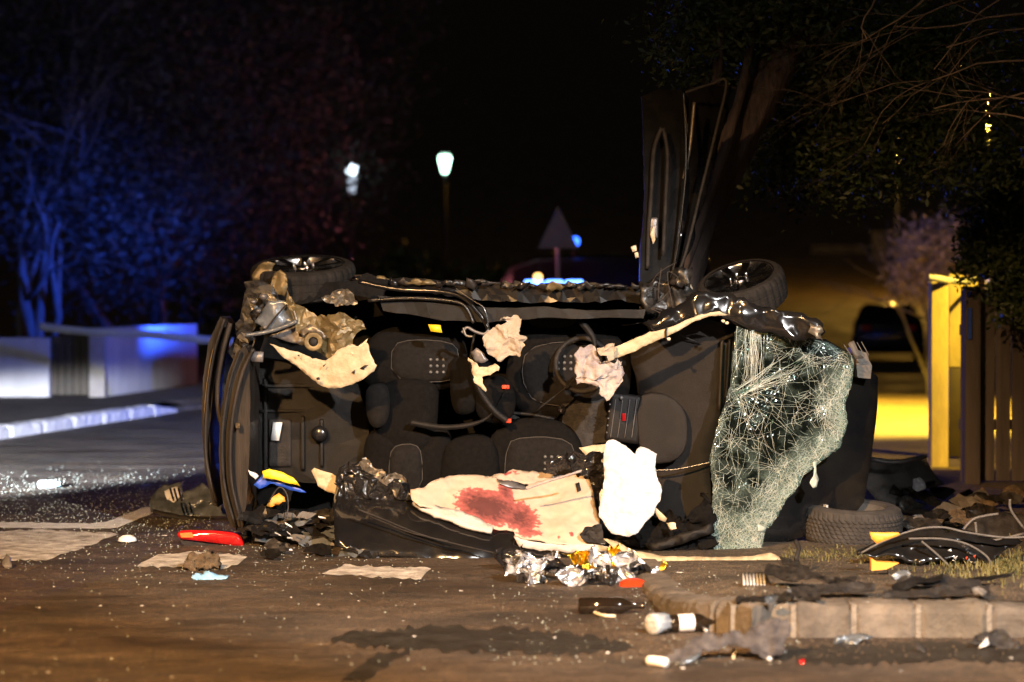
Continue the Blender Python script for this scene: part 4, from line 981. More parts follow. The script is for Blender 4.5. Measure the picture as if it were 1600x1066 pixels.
for (pp, m) in (([(986, 386), (994, 383), (995, 392), (988, 394)], 'wornfoam'), ([(991, 395), (997, 394), (998, 402), (993, 404)], 'wornfoam'), ([(1071, 441), (1078, 440), (1083, 452), (1076, 454)], 'cream'), ([(1016, 366), (1022, 352), (1024, 374), (1020, 382)], 'wornfoam')):
    sheet('torn_clip', pp, 14.9, m, car, 5, .4)
r2 = random.Random(5)
for i in range(9):
    x, y = r2.uniform(985, 1080), r2.uniform(436, 500); pts = [at(x + r2.uniform(-14, 14) * k, y + r2.uniform(-16, 16) * k, 14.6 + .04 * i) for k in range(4)]
    tube('torn_wire', pts, .004, 'seal', car, 5)
for i, pp in enumerate(([(995, 440), (1040, 436), (1082, 444), (1080, 480), (1040, 492), (1000, 486)], [(1050, 420), (1075, 414), (1082, 440), (1066, 456), (1050, 448)])):
    sheet('crushed_hinge_panel', pp, 14.72 - .08 * i, 'scuffed', car, 7, 2, crumple(.05, 9, i + 5), .004, True)
# -- torn metal and trim at the rear quarter
def T(name, poly, d, m, step=6, jag=1, disp=None, thick=.003, smooth=True, **k):
    return sheet(name, poly, (lambda x, y: YP(x) + d) if not callable(d) else d, m, car, step, jag, disp, thick, smooth, **k)
T('torn_panel', [(394, 428), (404, 414), (420, 408), (428, 412), (426, 424), (432, 438), (424, 442), (416, 436), (408, 440), (396, 436)], .55, 'primer', 5, .8, crumple(.02, 12, 1))
T('torn_panel', [(428, 424), (437, 420), (450, 436), (452, 448), (444, 462), (434, 460), (420, 468), (416, 458), (424, 446)], .35, 'primer', 5, .8, crumple(.02, 12, 2))
T('torn_panel', [(446, 458), (462, 470), (476, 484), (492, 496), (500, 492), (530, 490), (556, 496), (570, 502), (574, 512), (560, 520), (552, 534), (550, 548), (530, 552), (512, 560), (500, 552), (488, 540), (478, 528), (464, 516), (460, 500), (452, 480)], lambda x, y: YP(x) + .10 + .03 * math.sin(x * .08), 'primer', 5, 1.2, paper(.02, 3), .003, False)
T('torn_panel', [(500, 468), (516, 456), (532, 452), (548, 458), (556, 472), (558, 480), (530, 478), (512, 472)], .38, 'steel', 3.5, 1.4, paper(.022, 5), .003, False)
T('torn_panel', [(470, 516), (484, 506), (500, 512), (512, 526), (508, 532), (494, 520), (480, 520), (472, 528)], .03, 'steel', 4, .5, crumple(.01, 20, 6))
V, F = lathe([(.030, 0), (.040, -.012), (.052, -.004), (.060, .01), (.052, .012), (.03, .008)], 24); c = at(490, 534, YP(490) + .0)
mk('lamp_socket', [c + Vector((v.x, -v.z - .012, v.y)) for v in V], F, 'primer', car, True)
V, F = lathe([(0, 0), (.03, 0), (.03, .004), (0, .006)], 18); mk('socket_cavity', [c + Vector((v.x, -v.z - .002, v.y)) for v in V], F, 'rubber', car, True)
T('quarter_glass', [(420, 470), (444, 468), (456, 476), (464, 500), (440, 510), (412, 518), (396, 506), (408, 486)], .12, 'silverplastic', 7, 1, crumple(.02, 9, 8))
strip('glass_frame', [(384, 524), (412, 520), (440, 512), (464, 502)], .06, .014, 'silverplastic')
strip('glass_frame', [(464, 502), (458, 484), (450, 474)], .08, .010, 'steel')
strip('glass_frame', [(412, 520), (430, 496), (448, 476)], .09, .006, 'seal')
T('inner_bracket', [(420, 524), (466, 508), (480, 524), (486, 538), (470, 540), (440, 532)], .16, 'greymetal', 6, .8, crumple(.012, 14, 2), holes=[[(438, 520), (444, 518), (446, 524), (441, 527)]])
for (x, y, r_) in ((396, 472, .02), (412, 464, .03), (404, 486, .018), (414, 512, .016)): bulb('torn_clip', at(x, y, YP(x) + .1), r_, r_ * .7, 'greymetal', car)
T('torn_panel', [(372, 520), (388, 500), (402, 470), (410, 462), (414, 480), (404, 506), (392, 530), (378, 548)], .2, 'scuffed', 6, 1.4, crumple(.03, 14, 9), .004, False)
T('pillar_trim', [(422, 539), (432, 540), (462, 549), (490, 560), (510, 563), (522, 555), (530, 546), (546, 540), (562, 544), (574, 536), (577, 548), (582, 560), (590, 572), (584, 580), (566, 592), (550, 600), (534, 607), (518, 607), (500, 602), (488, 594), (478, 584), (462, 570), (442, 556)], lambda x, y: YP(x) - .02 + .03 * math.sin((x - 420) * .03) + .0006 * (y - 570), 'cream', 4.5, .8, lambda p: crumple(.012, 8, 1)(p) + creases(.006, 16, 2)(p), .006)
T('torn_foam', [(540, 546), (550, 538), (562, 541), (572, 532), (576, 546), (566, 554), (552, 556)], -.05, 'wornfoam', 4, 1.4, crumple(.012, 30, 2))
for pp in ([(549, 582), (555, 578), (554, 584)], [(562, 576), (570, 571), (576, 570), (568, 578)], [(494, 590), (499, 589), (500, 594), (495, 594)], [(464, 555), (468, 554), (468, 558)], [(504, 572), (510, 568), (506, 574)]):
    T('clip_hole', pp, -.055, 'rubber', 6, .3, None, .002)
T('label_sticker', [(669, 507), (688, 508), (691, 520), (673, 518)], .28, 'yellow', 12, 0, None, .001)
T('label_sticker', [(392, 549), (412, 550), (411, 566), (392, 565)], .06, 'greymetal', 10, 0, None, .001)
strip('upper_rail', [(560, 440), (620, 452), (690, 456), (725, 466), (745, 486), (756, 500), (764, 518)], .22, .016, 'paint')
strip('upper_rail', [(575, 470), (640, 466), (700, 470), (726, 478), (740, 505)], .26, .012, 'scuffed')
strip('upper_rail', [(712, 450), (740, 470), (755, 480), (762, 500), (764, 520)], .16, .006, 'chrome')
strip('torn_bracket', [(722, 520), (730, 512), (742, 518), (756, 522), (764, 516)], .14, .010, 'greymetal')
strip('torn_bracket', [(724, 512), (728, 524), (738, 526)], .13, .008, 'steel')
T('pillar_scrap', [(732, 558), (738, 562), (746, 572), (758, 574), (772, 566), (780, 572), (776, 580), (764, 586), (756, 592), (760, 604), (758, 614), (750, 606), (742, 594), (736, 576)], .02, 'cream', 3, .8, paper(.02, 4), .003, True)
T('pillar_scrap', [(736, 550), (746, 544), (756, 552), (764, 562), (752, 570), (742, 566)], .06, 'greymetal', 5, .8, crumple(.015, 14, 6))
T('airbag_remnant', [(757, 528), (768, 522), (782, 514), (796, 510), (790, 502), (780, 504), (784, 497), (798, 496), (806, 493), (812, 502), (813, 516), (819, 528), (817, 546), (806, 552), (796, 558), (786, 564), (778, 554), (768, 550), (760, 540)], .0, 'airbag', 2.6, 1, paper(.034, 7), .002, True)
T('airbag_remnant', [(900, 552), (908, 545), (920, 546), (932, 552), (942, 560), (952, 562), (972, 562), (980, 574), (979, 590), (968, 604), (956, 612), (948, 618), (936, 610), (926, 604), (912, 602), (906, 590), (898, 574)], lambda x, y: YP(x) - .02 + .04 * ((x - 940) / 40) ** 2, 'airbag2', 2.6, .8, paper(.04, 11), .002, True)
T('airbag_remnant', [(934, 542), (944, 534), (956, 536), (962, 548), (960, 560), (950, 570), (946, 560), (936, 552)], -.07, 'airbag', 2.6, .8, paper(.03, 13), .002, True)
T('pillar_trim', [(955, 545), (985, 532), (1015, 519), (1042, 513), (1066, 502), (1088, 494), (1110, 488), (1124, 487), (1138, 491), (1128, 494), (1108, 494), (1086, 501), (1064, 514), (1046, 524), (1014, 538), (985, 552), (975, 556), (955, 560)], lambda x, y: YP(x) - .04 + .0004 * abs(x - 1040), 'cream', 5, .5, crumple(.006, 12, 5), .006)
strip('trim_clip', [(1042, 512), (1040, 520), (1042, 530), (1046, 532)], -.06, .007, 'rubber')
for (x, y) in ((1045, 530), (1130, 502), (1136, 505)): bulb('torn_clip', at(x, y, YP(x) - .07), .012, .010, 'wornfoam', car)
# -- roof folded down to the ground: black outer skin, foam edge, stained headliner
def roofY(x, y):
    yb = 866 + (x - 520) * .055; t = max(0, min(1, (yb - y) / 110)); return 13.92 + .50 * t ** 1.6 + .02 * noise.noise(Vector((x * .02, y * .03, 0)))
sheet('roof_skin', [(530, 740), (545, 728), (562, 720), (580, 727), (596, 738), (606, 746), (636, 750), (642, 775), (656, 792), (700, 806), (745, 824), (780, 830), (803, 832), (806, 850), (830, 860), (900, 868), (960, 868), (1010, 878), (1022, 886), (980, 893), (880, 896), (800, 891), (720, 884), (640, 873), (560, 866), (524, 852), (520, 790)], roofY, 'paint', car, 8, 1, crumple(.008, 10, 4), .006)
strip('roof_crease', [(560, 796), (600, 812), (660, 836), (720, 852), (790, 868)], -.62, .005, 'rubber')
T('torn_edge', [(560, 724), (568, 718), (580, 724), (592, 736), (604, 746), (632, 746), (634, 752), (604, 756), (598, 752), (584, 742), (572, 736)], -.24, 'steel', 3, 1.8, paper(.03, 3), .003, False)
T('crushed_rail', [(530, 742), (548, 726), (566, 724), (590, 742), (606, 752), (636, 756), (640, 780), (600, 790), (550, 790), (528, 780)], -.22, 'darkfoil', 3.6, 2.4, paper(.045, 5), .004, False)
def stain(x, y):
    def e(cx, cy, rx, ry, a=0):
        ca, sa = math.cos(a), math.sin(a); dx, dy = x - cx, y - cy; u, v = (dx * ca + dy * sa) / rx, (-dx * sa + dy * ca) / ry; return max(0, 1 - math.hypot(u, v) ** 1.6)
    s = max(e(762, 792, 66, 34, .25) * 1.05, e(812, 808, 44, 32, .5) * .85, e(790, 768, 16, 34, -.25) * .75, e(745, 790, 40, 22, .2), e(826, 834, 34, 10, .1) * .6, e(690, 744, 14, 5) * .5, e(892, 836, 5, 5) * .9, e(874, 840, 4, 4) * .8)
    return min(1.3, s * 1.12)
def headY(x, y):
    yb = 790 + max(0, (x - 650)) * .28; yb = min(yb, 850); t = (yb - y) / 100; return 14.12 + .55 * max(0, t) + .03 * math.sin((x + y * .4) * .045)
hl = T('headliner', [(640, 764), (662, 762), (680, 750), (705, 743), (735, 742), (770, 745), (795, 756), (820, 762), (840, 752), (870, 745), (905, 734), (914, 731), (918, 742), (926, 770), (932, 800), (938, 822), (943, 836), (946, 850), (900, 852), (860, 850), (820, 843), (800, 840), (790, 838), (770, 824), (735, 808), (690, 796), (655, 790), (642, 780)], headY, 'headliner', 3.4, .5, lambda p: crumple(.009, 9, 5)(p) + creases(.013, 8, 6)(p), .006, True, attr={'stain': stain},
       holes=[[(825, 800), (832, 796), (838, 791), (846, 796), (854, 793), (860, 800), (850, 803), (840, 804), (832, 808)]])
T('grab_handle_slot', [(899, 756), (905, 754), (908, 766), (902, 769)], lambda x, y: headY(x, y) - .02, 'rubber', 5, .2, None, .004)
strip('headliner_fold', [(822, 764), (850, 754), (880, 745), (908, 736)], -.25, .008, 'airbag2')
T('foam_padding', [(643, 787), (660, 789), (690, 794), (720, 800), (745, 811), (772, 826), (768, 834), (750, 832), (720, 822), (685, 808), (660, 798)], lambda x, y: roofY(x, y) - .05, 'foam', 5, .4, crumple(.01, 12, 2), .02)
T('foam_padding', [(803, 838), (830, 846), (880, 852), (930, 851), (950, 854), (948, 860), (900, 863), (850, 861), (812, 853)], lambda x, y: 13.95, 'foam', 5, .4, crumple(.01, 12, 6), .02)
T('airbag_strip', [(738, 750), (790, 740), (800, 734), (830, 737), (868, 737), (880, 742), (850, 752), (830, 760), (800, 752), (770, 756)], lambda x, y: headY(x, y) + .02, 'headliner', 4, .7, crumple(.015, 14, 4), .004, True, attr={'stain': lambda x, y: max(0, .75 - abs(y - 738 - (x - 740) * .02) / 9 - abs(x - 790) / 110)})
T('rail_bracket', [(775, 748), (800, 752), (818, 757), (822, 764), (800, 762), (780, 756)], lambda x, y: headY(x, y) - .03, 'greymetal', 5, .8, crumple(.01, 20, 4))
T('side_curtain', [(905, 700), (925, 696), (946, 694), (946, 706), (930, 712), (915, 712)], .3, 'cream', 6, .4)
T('crushed_trim', [(850, 720), (880, 712), (905, 704), (930, 706), (946, 712), (946, 790), (940, 830), (932, 800), (922, 760), (914, 730), (880, 738), (850, 736)], .22, 'darkfoil', 3.5, 1.4, paper(.04, 8), .003, False)
T('crushed_trim', [(915, 824), (940, 820), (946, 850), (918, 848), (906, 838)], -.28, 'rubber', 5, 1, creases(.03, 12, 3), .003, False)
T('seatbelt_loop', [(936, 772), (940, 764), (945, 768), (945, 790), (938, 796)], -.1, 'cream', 4, .4, None, .004)
T('airbag', [(946, 694), (953, 688), (962, 687), (972, 696), (984, 704), (992, 713), (1002, 702), (1014, 704), (1024, 712), (1024, 730), (1028, 746), (1032, 764), (1030, 784), (1020, 806), (1006, 824), (992, 836), (980, 843), (966, 840), (952, 834), (944, 822), (938, 806), (934, 792), (944, 772), (948, 750), (946, 730), (945, 710)], lambda x, y: YP(x) + .02 - .05 * max(0, 1 - ((x - 985) / 55) ** 2) * max(0, 1 - ((y - 770) / 85) ** 2) - .0012 * (y - 690), 'white', 3.2, .5, lambda p: crumple(.016, 6, 3)(p) + creases(.03, 7, 2)(p) + creases(.014, 18, 5)(p), .002)
T('dark_cloth', [(1004, 812), (1020, 800), (1040, 796), (1060, 810), (1085, 796), (1110, 770), (1112, 830), (1116, 858), (1060, 866), (1010, 856), (990, 844)], -.02, 'fabric', 4, 1.5, paper(.05, 4), .004)
T('dark_cloth', [(1010, 850), (1050, 836), (1110, 820), (1116, 834), (1060, 850), (1016, 862)], -.1, 'plastic', 7, .6, crumple(.02, 8, 4), .004)
T('trim_scrap', [(1020, 790), (1026, 794), (1042, 810), (1040, 816), (1030, 812), (1024, 802)], -.12, 'cream', 5, .3)
T('trim_scrap', [(1042, 816), (1054, 818), (1056, 826), (1048, 830)], -.14, 'wornfoam', 4, 1, creases(.02, 20, 1))
T('roof_edge_trim', [(942, 842), (960, 846), (990, 862), (1030, 868), (1080, 870), (1130, 872), (1180, 870), (1205, 864), (1226, 876), (1222, 882), (1180, 884), (1120, 886), (1050, 882), (1000, 880), (972, 868)], lambda x, y: 13.70 + .0035 * (880 - y), 'cream', 6, .5, crumple(.01, 6, 9), .005)
T('floor_rag', [(486, 734), (492, 730), (518, 740), (534, 752), (538, 764), (532, 774), (512, 768), (498, 760)], -.1, 'cream', 6, .5, crumple(.008, 8, 3), .004)

# ================================================================== THINGS LYING AROUND
def debris(name, poly, m, label, cat, base_y, lean=.6, zfun=gnd, step=5, jag=.8, disp=None, thick=.004, smooth=True, group=None, parent=None, rs=0):
    """a piece lying on the ground: outline in the picture, lower edge on the ground, leaning back with height"""
    xm = sum(p[0] for p in poly) / len(poly); Yb = zfun(xm, base_y).y; sc = Yb / FPX
    o = sheet(name, poly, lambda x, y: Yb + (base_y - y) * sc * lean, m, parent, step, jag, disp, thick, smooth, rs=rs)
    if not parent: tag(o, label, cat, group)
    return o
def heap(name, label, cat, base):
    return empty(name, base, label, cat)
# bumper corner far left
t = heap('bumper_piece', 'torn silver-grey bumper corner on the road left of the wreck', 'bumper', gnd(290, 806))
debris('shell', [(232, 780), (246, 768), (262, 760), (284, 752), (287, 768), (300, 766), (318, 758), (330, 764), (345, 790), (352, 812), (330, 814), (290, 808), (250, 804), (236, 798)], 'silverplastic', 0, 0, 806, 1.2, step=4.5, disp=paper(.028, 3), parent=t)
debris('inner_edge', [(256, 768), (268, 762), (276, 760), (284, 772), (272, 786), (262, 786)], 'paper', 0, 0, 806, .9, step=6, parent=t)
for x in (266, 272, 279): tube('fin', [at(x, 764, 16.45), at(x + 2, 772, 16.4), at(x + 5, 782, 16.35)], .008, 'rubber', t, 5)
debris('lower_lip', [(238, 796), (290, 806), (340, 810), (380, 806), (380, 814), (330, 819), (280, 812), (240, 804)], 'rubber', 0, 0, 812, .8, step=7, parent=t)
# tail light
t = heap('tail_light', 'broken red tail light on the road below the wreck\'s rear frame', 'tail light', gnd(328, 856))
Yt = gnd(328, 852).y
prism('lens', [(277, 834), (284, 829), (320, 829), (360, 832), (376, 838), (381, 852), (374, 854), (340, 849), (300, 844), (280, 842)], Yt - .03, Yt + .05, 'red', t, 7, 0, crumple(.004, 12, 2), True, 0, 1)
prism('amber_segment', [(281, 833), (300, 832), (302, 840), (283, 840)], Yt - .037, Yt + .0, 'orange_lens', t, 7)
prism('housing', [(281, 843), (300, 846), (340, 851), (374, 856), (376, 860), (340, 864), (300, 858), (284, 850)], Yt - .01, Yt + .10, 'rubber', t, 9, .6)
# clod, glove, crossing debris
o = debris('earth_clod', [(288, 888), (292, 870), (302, 864), (318, 866), (330, 864), (338, 874), (346, 880), (344, 890), (320, 893), (300, 892)], 'dirt', 'dark clod of earth lying on the worn paint patch near the tail light', 'clod', 891, .9, step=3, jag=1.6, disp=paper(.026, 2), thick=.03)
debris('glove', [(300, 903), (304, 896), (318, 897), (321, 891), (330, 895), (344, 898), (356, 899), (355, 905), (336, 905), (318, 907), (303, 906)], 'glove', 'crumpled light blue disposable glove on the asphalt', 'glove', 906, 2.4, step=2.4, jag=.8, disp=lambda p: crumple(.010, 16, 3)(p) + creases(.008, 26, 4)(p))
t = heap('water_bottle', 'small clear plastic bottle on the road at the far left', 'bottle', gnd(72, 756))
V, F = lathe([(0, 0), (.03, 0), (.034, .01), (.034, .1), (.03, .13), (.014, .15), (.014, .165), (0, .165)], 18); c = gnd(60, 757, .036)
mk('bottle_body', [c + Vector((v.z, v.x * .9 + v.z * .3, v.y)) for v in V], F, 'clear', t, True)
V, F = lathe([(.016, .150), (.017, .150), (.017, .172), (0, .172)], 14); mk('bottle_cap', [c + Vector((v.z, v.x * .9 + v.z * .3, v.y)) for v in V], F, 'glove', t, True)
t = heap('lamp_reflector', 'small white domed lamp reflector left of the tail light', 'reflector', gnd(200, 848))
V, F = lathe([(0, .05), (.03, .046), (.055, .03), (.062, .0), (.058, 0), (.05, .026), (0, .042)], 20); c = gnd(199, 848)
mk('dome', [c + v for v in V], F, 'paper', t, True); V, F = lathe([(.062, 0), (.072, .004), (.07, .012), (.06, .012)], 20); mk('ring', [c + v for v in V], F, 'chrome', t, True)
debris('stone', [(8, 890), (4, 876), (10, 868), (16, 872), (18, 888)], 'bumper', 'small grey fragment standing at the left edge below the paint block', 'fragment', 889, .8, step=5, thick=.02, disp=crumple(.01, 20, 4))
# bag and packaging at the rear opening
t = heap('black_bag', 'black bag with an orange lining spilling from the wreck\'s rear', 'bag', gnd(440, 838))
debris('bag_body', [(372, 836), (390, 800), (404, 774), (424, 760), (442, 758), (452, 768), (452, 790), (446, 812), (430, 830), (410, 840), (386, 842)], 'fabric', 0, 0, 838, .5, step=4, jag=1, disp=paper(.035, 3), parent=t)
debris('bag_lining', [(416, 790), (424, 778), (436, 772), (446, 776), (447, 784), (436, 790), (424, 792)], 'orange', 0, 0, 842, .35, step=5, disp=crumple(.01, 14, 3), parent=t)
tube('bag_strap', [at(420, 784, 14.55), at(436, 762, 14.5), at(448, 772, 14.48), at(450, 796, 14.45), at(443, 818, 14.4)], .004, 'liner', t, 6)
t = heap('snack_packet', 'crumpled blue and yellow packet in the wreck\'s boot opening', 'packet', at(432, 762, 14.7))
sheet('blue_side', [(398, 756), (406, 746), (412, 738), (430, 748), (448, 754), (468, 762), (478, 770), (466, 768), (440, 760), (420, 756), (404, 764)], 14.62, 'blue', t, 5, .6, crumple(.015, 12, 2), .003)
sheet('yellow_side', [(409, 736), (420, 733), (440, 738), (458, 748), (468, 759), (450, 757), (430, 751), (410, 746)], 14.58, 'yellow', t, 5, .5, crumple(.012, 12, 4), .003)
sheet('white_corner', [(388, 734), (396, 738), (404, 743), (400, 748), (390, 742)], 14.6, 'paper', t, 4, .4, crumple(.01, 12, 6))
# heap of broken black plastic before the rear
rr = random.Random(3)
t = heap('plastic_wreckage', 'heap of shattered black plastic below the wreck\'s rear opening', 'debris', gnd(470, 862))
for i in range(60):
    x, y = rr.uniform(385, 600), 0; y = rr.uniform(800, 866) if x < 540 else rr.uniform(835, 868)
    s = rr.uniform(10, 34); k = rr.randrange(4, 7); ph = rr.random() * 6
    pp = [(x + math.cos(ph + a * 6.283 / k) * s * rr.uniform(.5, 1.2), y + math.sin(ph + a * 6.283 / k) * s * .45 * rr.uniform(.5, 1.1)) for a in range(k)]
    Yb = min(14.5, gnd(x, max(y + s * .4, 850)).y) + rr.uniform(0, .15); sx = rr.uniform(-.004, .004); sy = rr.uniform(.001, .005)
    sheet('shard', pp, lambda a, b, x=x, y=y, Yb=Yb, sx=sx, sy=sy: Yb + (a - x) * sx + (y - b) * sy, rr.choice(('plastic', 'darkfoil', 'scuffed', 'bumper', 'paint', 'silverplastic')), t, 6, .8, crumple(.02, 9, i), .004, False)
for i in range(12):
    x, y = rr.uniform(390, 560), rr.uniform(800, 866); Yb = min(14.4, gnd(x, max(y, 846)).y) - .08; a = rr.uniform(-.7, .7); L = rr.uniform(4, 16)
    sheet('pale_shard', [(x, y), (x + L * math.cos(a), y + L * math.sin(a)), (x + L * math.cos(a) + 1, y + L * math.sin(a) + 2.5), (x, y + 2.6)], Yb, rr.choice(('paper', 'paper', 'clear', 'silverplastic')), t, 5, .2, None, .003)
tube('cable', [at(556, 800, 14.2), at(590, 812, 14.1), at(640, 832, 14.0), at(700, 846, 13.9)], .005, 'rubber', t)
# foil rescue blanket
t = heap('foil_blanket', 'crumpled silver and gold rescue blanket lying before the folded roof', 'blanket', gnd(900, 905))
def foil(nm, cx, cy, w, h, m, i):
    k = 11; ph = rr.random() * 6; pp = [(cx + math.cos(a * 6.283 / k) * w * 1.2 * rr.uniform(.6, 1.15), cy + math.sin(a * 6.283 / k) * h * 1.25 * rr.uniform(.55, 1.15)) for a in range(k)]
    yb = max(p[1] for p in pp); Yb = min(gnd(cx, max(yb, 880)).y, 13.75)
    return sheet(nm, pp, lambda x, y: Yb + (yb - y) / FPX * Yb * .9, m, t, 3.4, 1.6, paper(.06, i), .0012, False)
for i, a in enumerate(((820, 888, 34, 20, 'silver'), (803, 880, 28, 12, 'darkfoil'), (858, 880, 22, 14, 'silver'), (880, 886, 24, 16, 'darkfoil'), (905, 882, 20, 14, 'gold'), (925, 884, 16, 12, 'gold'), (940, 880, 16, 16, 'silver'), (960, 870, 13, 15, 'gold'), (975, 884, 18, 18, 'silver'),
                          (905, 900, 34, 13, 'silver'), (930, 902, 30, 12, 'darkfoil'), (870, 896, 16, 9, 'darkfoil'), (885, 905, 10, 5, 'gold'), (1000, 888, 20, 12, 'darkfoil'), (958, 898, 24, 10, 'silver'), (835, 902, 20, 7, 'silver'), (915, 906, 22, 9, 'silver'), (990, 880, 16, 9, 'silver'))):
    foil('silver_fold' if a[4] == 'silver' else 'gold_fold' if a[4] == 'gold' else 'shaded_fold', *a, i * 1.7)  # dark folds: shade between the foil folds put in as black film
sheet('silver_fold', [(1010, 904), (1020, 892), (1032, 878), (1038, 874), (1040, 878), (1028, 894), (1016, 908)], 12.9, 'silver', t, 4, .5, crumple(.01, 20, 3), .002, False)
sheet('gold_fold', [(1030, 884), (1036, 876), (1042, 880), (1038, 890), (1030, 893)], 12.88, 'gold', t, 4, .8, creases(.02, 20, 3), .001, False)
# red-orange cap, bottles
t = heap('plastic_disc', 'red-orange round plastic disc tilted against the kerb corner', 'disc', gnd(992, 926))
V, F = lathe([(0, .012), (.05, .010), (.074, .006), (.080, -.006), (.078, -.03), (.07, -.03), (.068, -.008), (0, -.004)], 28); mx = Matrix.Translation(at(992, 915, 12.55)) @ Matrix.Rotation(R(22), 4, 'X') @ Matrix.Rotation(R(4), 4, 'Y')
mk('disc', [mx @ v for v in V], F, 'orangered', t, True)
V, F = lathe([(.081, -.004), (.085, -.004), (.085, -.014), (.081, -.014)], 28); mk('rim_edge', [mx @ v for v in V], F, 'orangered', t, True)
def bottle(name, label, c, d, L, r_, lab=None, capm=None):
    t = heap(name, label, 'bottle', c - Vector((0, 0, r_))); q = Vector((0, 0, 1)).rotation_difference(d.normalized()).to_matrix().to_4x4(); mx = Matrix.Translation(c) @ q
    V, F = lathe([(0, .006), (r_ * .7, 0), (r_, .008), (r_, L * .62), (r_ * .92, L * .68), (r_ * .45, L * .78), (r_ * .38, L * .96), (r_ * .44, L * .97), (r_ * .44, L), (r_ * .3, L)], 28); mk('glass_body', [mx @ v for v in V], F, 'bottle', t, True)
    if lab: V, F = lathe([(r_ * 1.006, L * .22), (r_ * 1.012, L * .225), (r_ * 1.012, L * .5), (r_ * 1.006, L * .505)], 28); mk('paper_label', [mx @ v for v in V], F, 'label', t, True)
    if capm: V, F = lathe([(0, -.004), (r_ * .8, -.004), (r_ * .9, .004), (r_ * .9, .008)], 24); mk('base_disc', [mx @ v for v in V], F, capm, t, True)
    return t
bottle('bottle', 'dark brown glass bottle lying in the gutter left of the kerb', gnd(903, 947, .04) + Vector((.0, 0, 0)), Vector((1, .06, 0)), .33, .042)
bottle('bottle', 'dark bottle with a cream paper label lying against the kerb', gnd(1040, 975, .042), Vector((1, .22, .02)), .26, .041, True, 'pinklabel')
t = heap('plastic_cup', 'crushed clear plastic cup beside the labelled bottle', 'cup', gnd(1020, 990))
V, F = lathe([(.046, 0), (.05, .004), (.048, .02), (.04, .09), (.037, .09), (.044, .02), (.042, .006)], 24, lambda k, r_, z: .006 * math.sin(k * 2.3) * (z / .09)); c = gnd(1018, 976, .05); q = Vector((0, 0, 1)).rotation_difference(Vector((.75, .65, .06)).normalized()).to_matrix().to_4x4()
mk('cup_wall', [c + (q @ v) for v in V], F, 'clear', t, True)
V, F = lathe([(0, .0), (.045, .0), (.05, .004), (.045, .008), (0, .006)], 24); mk('cup_base', [c + (q @ v) for v in V], F, 'clear', t, True)
sheet('shard', [(1026, 976), (1030, 966), (1034, 980), (1030, 990), (1022, 992)], 10.9, 'clear', t, 5, .5, creases(.02, 20, 2), .002, False)
t = heap('bent_strip', 'short bent pale strip beside the labelled bottle', 'strip', gnd(1098, 982)); tube('bar', [gnd(1088, 972, .05), gnd(1096, 980, .02), gnd(1104, 986, .01)], .008, 'grit', t, 6)
t = heap('stick', 'thin pale stick leaning by the brown bottle', 'stick', gnd(925, 962)); tube('shaft', [gnd(920, 953, .01), gnd(940, 961, .012), gnd(962, 963, .01)], .008, 'wornfoam', t, 6)
# ragged lining in the gutter
t = heap('torn_wheel_liner', 'ragged grey torn liner with a white tip lying in the gutter', 'liner', gnd(1120, 1038))
debris('lining', [(1034, 1036), (1044, 1020), (1064, 1012), (1084, 996), (1110, 990), (1124, 996), (1140, 986), (1164, 986), (1190, 972), (1212, 968), (1232, 974), (1236, 994), (1222, 1002), (1226, 1018), (1210, 1024), (1196, 1036), (1184, 1020), (1170, 1010), (1140, 1008), (1120, 1016), (1100, 1020), (1080, 1034), (1056, 1042)], 'liner', 0, 0, 1034, .8, step=3.6, jag=2.6, disp=paper(.016, 6), thick=.006, smooth=True, parent=t)
V, F = tubeVF(curve([gnd(1012, 1032, .02), gnd(1024, 1033, .022), gnd(1042, 1036, .02)], 4), [.012, .02, .022, .022, .022, .022, .022, .022, .018], 10); mk('white_tip', V, F, 'label', t, True)
debris('blade', [(1062, 1036), (1078, 1026), (1098, 1018), (1094, 1026), (1078, 1036), (1064, 1040)], 'silverplastic', 0, 0, 1040, .8, step=5, parent=t)
tube('peg', [at(1146, 1014, 10.1), at(1146, 1030, 10.0), at(1144, 1040, 9.95), at(1136, 1042, 9.93)], .007, 'wornfoam', t, 6)
tube('peg', [at(1188, 1020, 10.1), at(1178, 1030, 10.05), at(1172, 1040, 10)], .007, 'wornfoam', t, 6)
for (x, y) in ((1202, 1030), (1204, 1020), (1224, 1018)): bulb('rivet', gnd(x, y, .03), .012, .010, 'grit', t)
debris('rag', [(1302, 1008), (1306, 998), (1330, 992), (1350, 990), (1366, 994), (1350, 1000), (1340, 1006), (1318, 1004)], 'silverplastic', 'grey torn strip lying at the foot of the kerb', 'strip', 1007, 1.0, step=4, jag=1.2, disp=creases(.03, 14, 2))
t = heap('black_scrap', 'black shoe-like scrap with a pale edge at the far right kerb', 'scrap', gnd(1550, 1014))
debris('scrap', [(1515, 1012), (1517, 996), (1536, 992), (1552, 986), (1564, 990), (1570, 998), (1586, 1001), (1585, 1014), (1560, 1016), (1546, 1008), (1530, 1016)], 'rubber', 0, 0, 1014, .9, step=4, jag=1.4, disp=paper(.03, 4), thick=.008, parent=t)
debris('pale_edge', [(1528, 1013), (1542, 996), (1545, 1008), (1534, 1012)], 'grit', 0, 0, 1018, .7, step=5, parent=t)
debris('scrap', [(1424, 1010), (1440, 1008), (1450, 1016), (1448, 1022), (1430, 1018)], 'rubber', 'small black rubber scrap in the gutter below the kerb', 'scrap', 1020, 1.2, step=4, jag=1, disp=creases(.02, 16, 4))
debris('scrap', [(1248, 1033), (1256, 1029), (1258, 1036), (1252, 1040)], 'red', 'tiny red lens fragment in the gutter', 'fragment', 1038, 1.2, step=4, jag=.4)
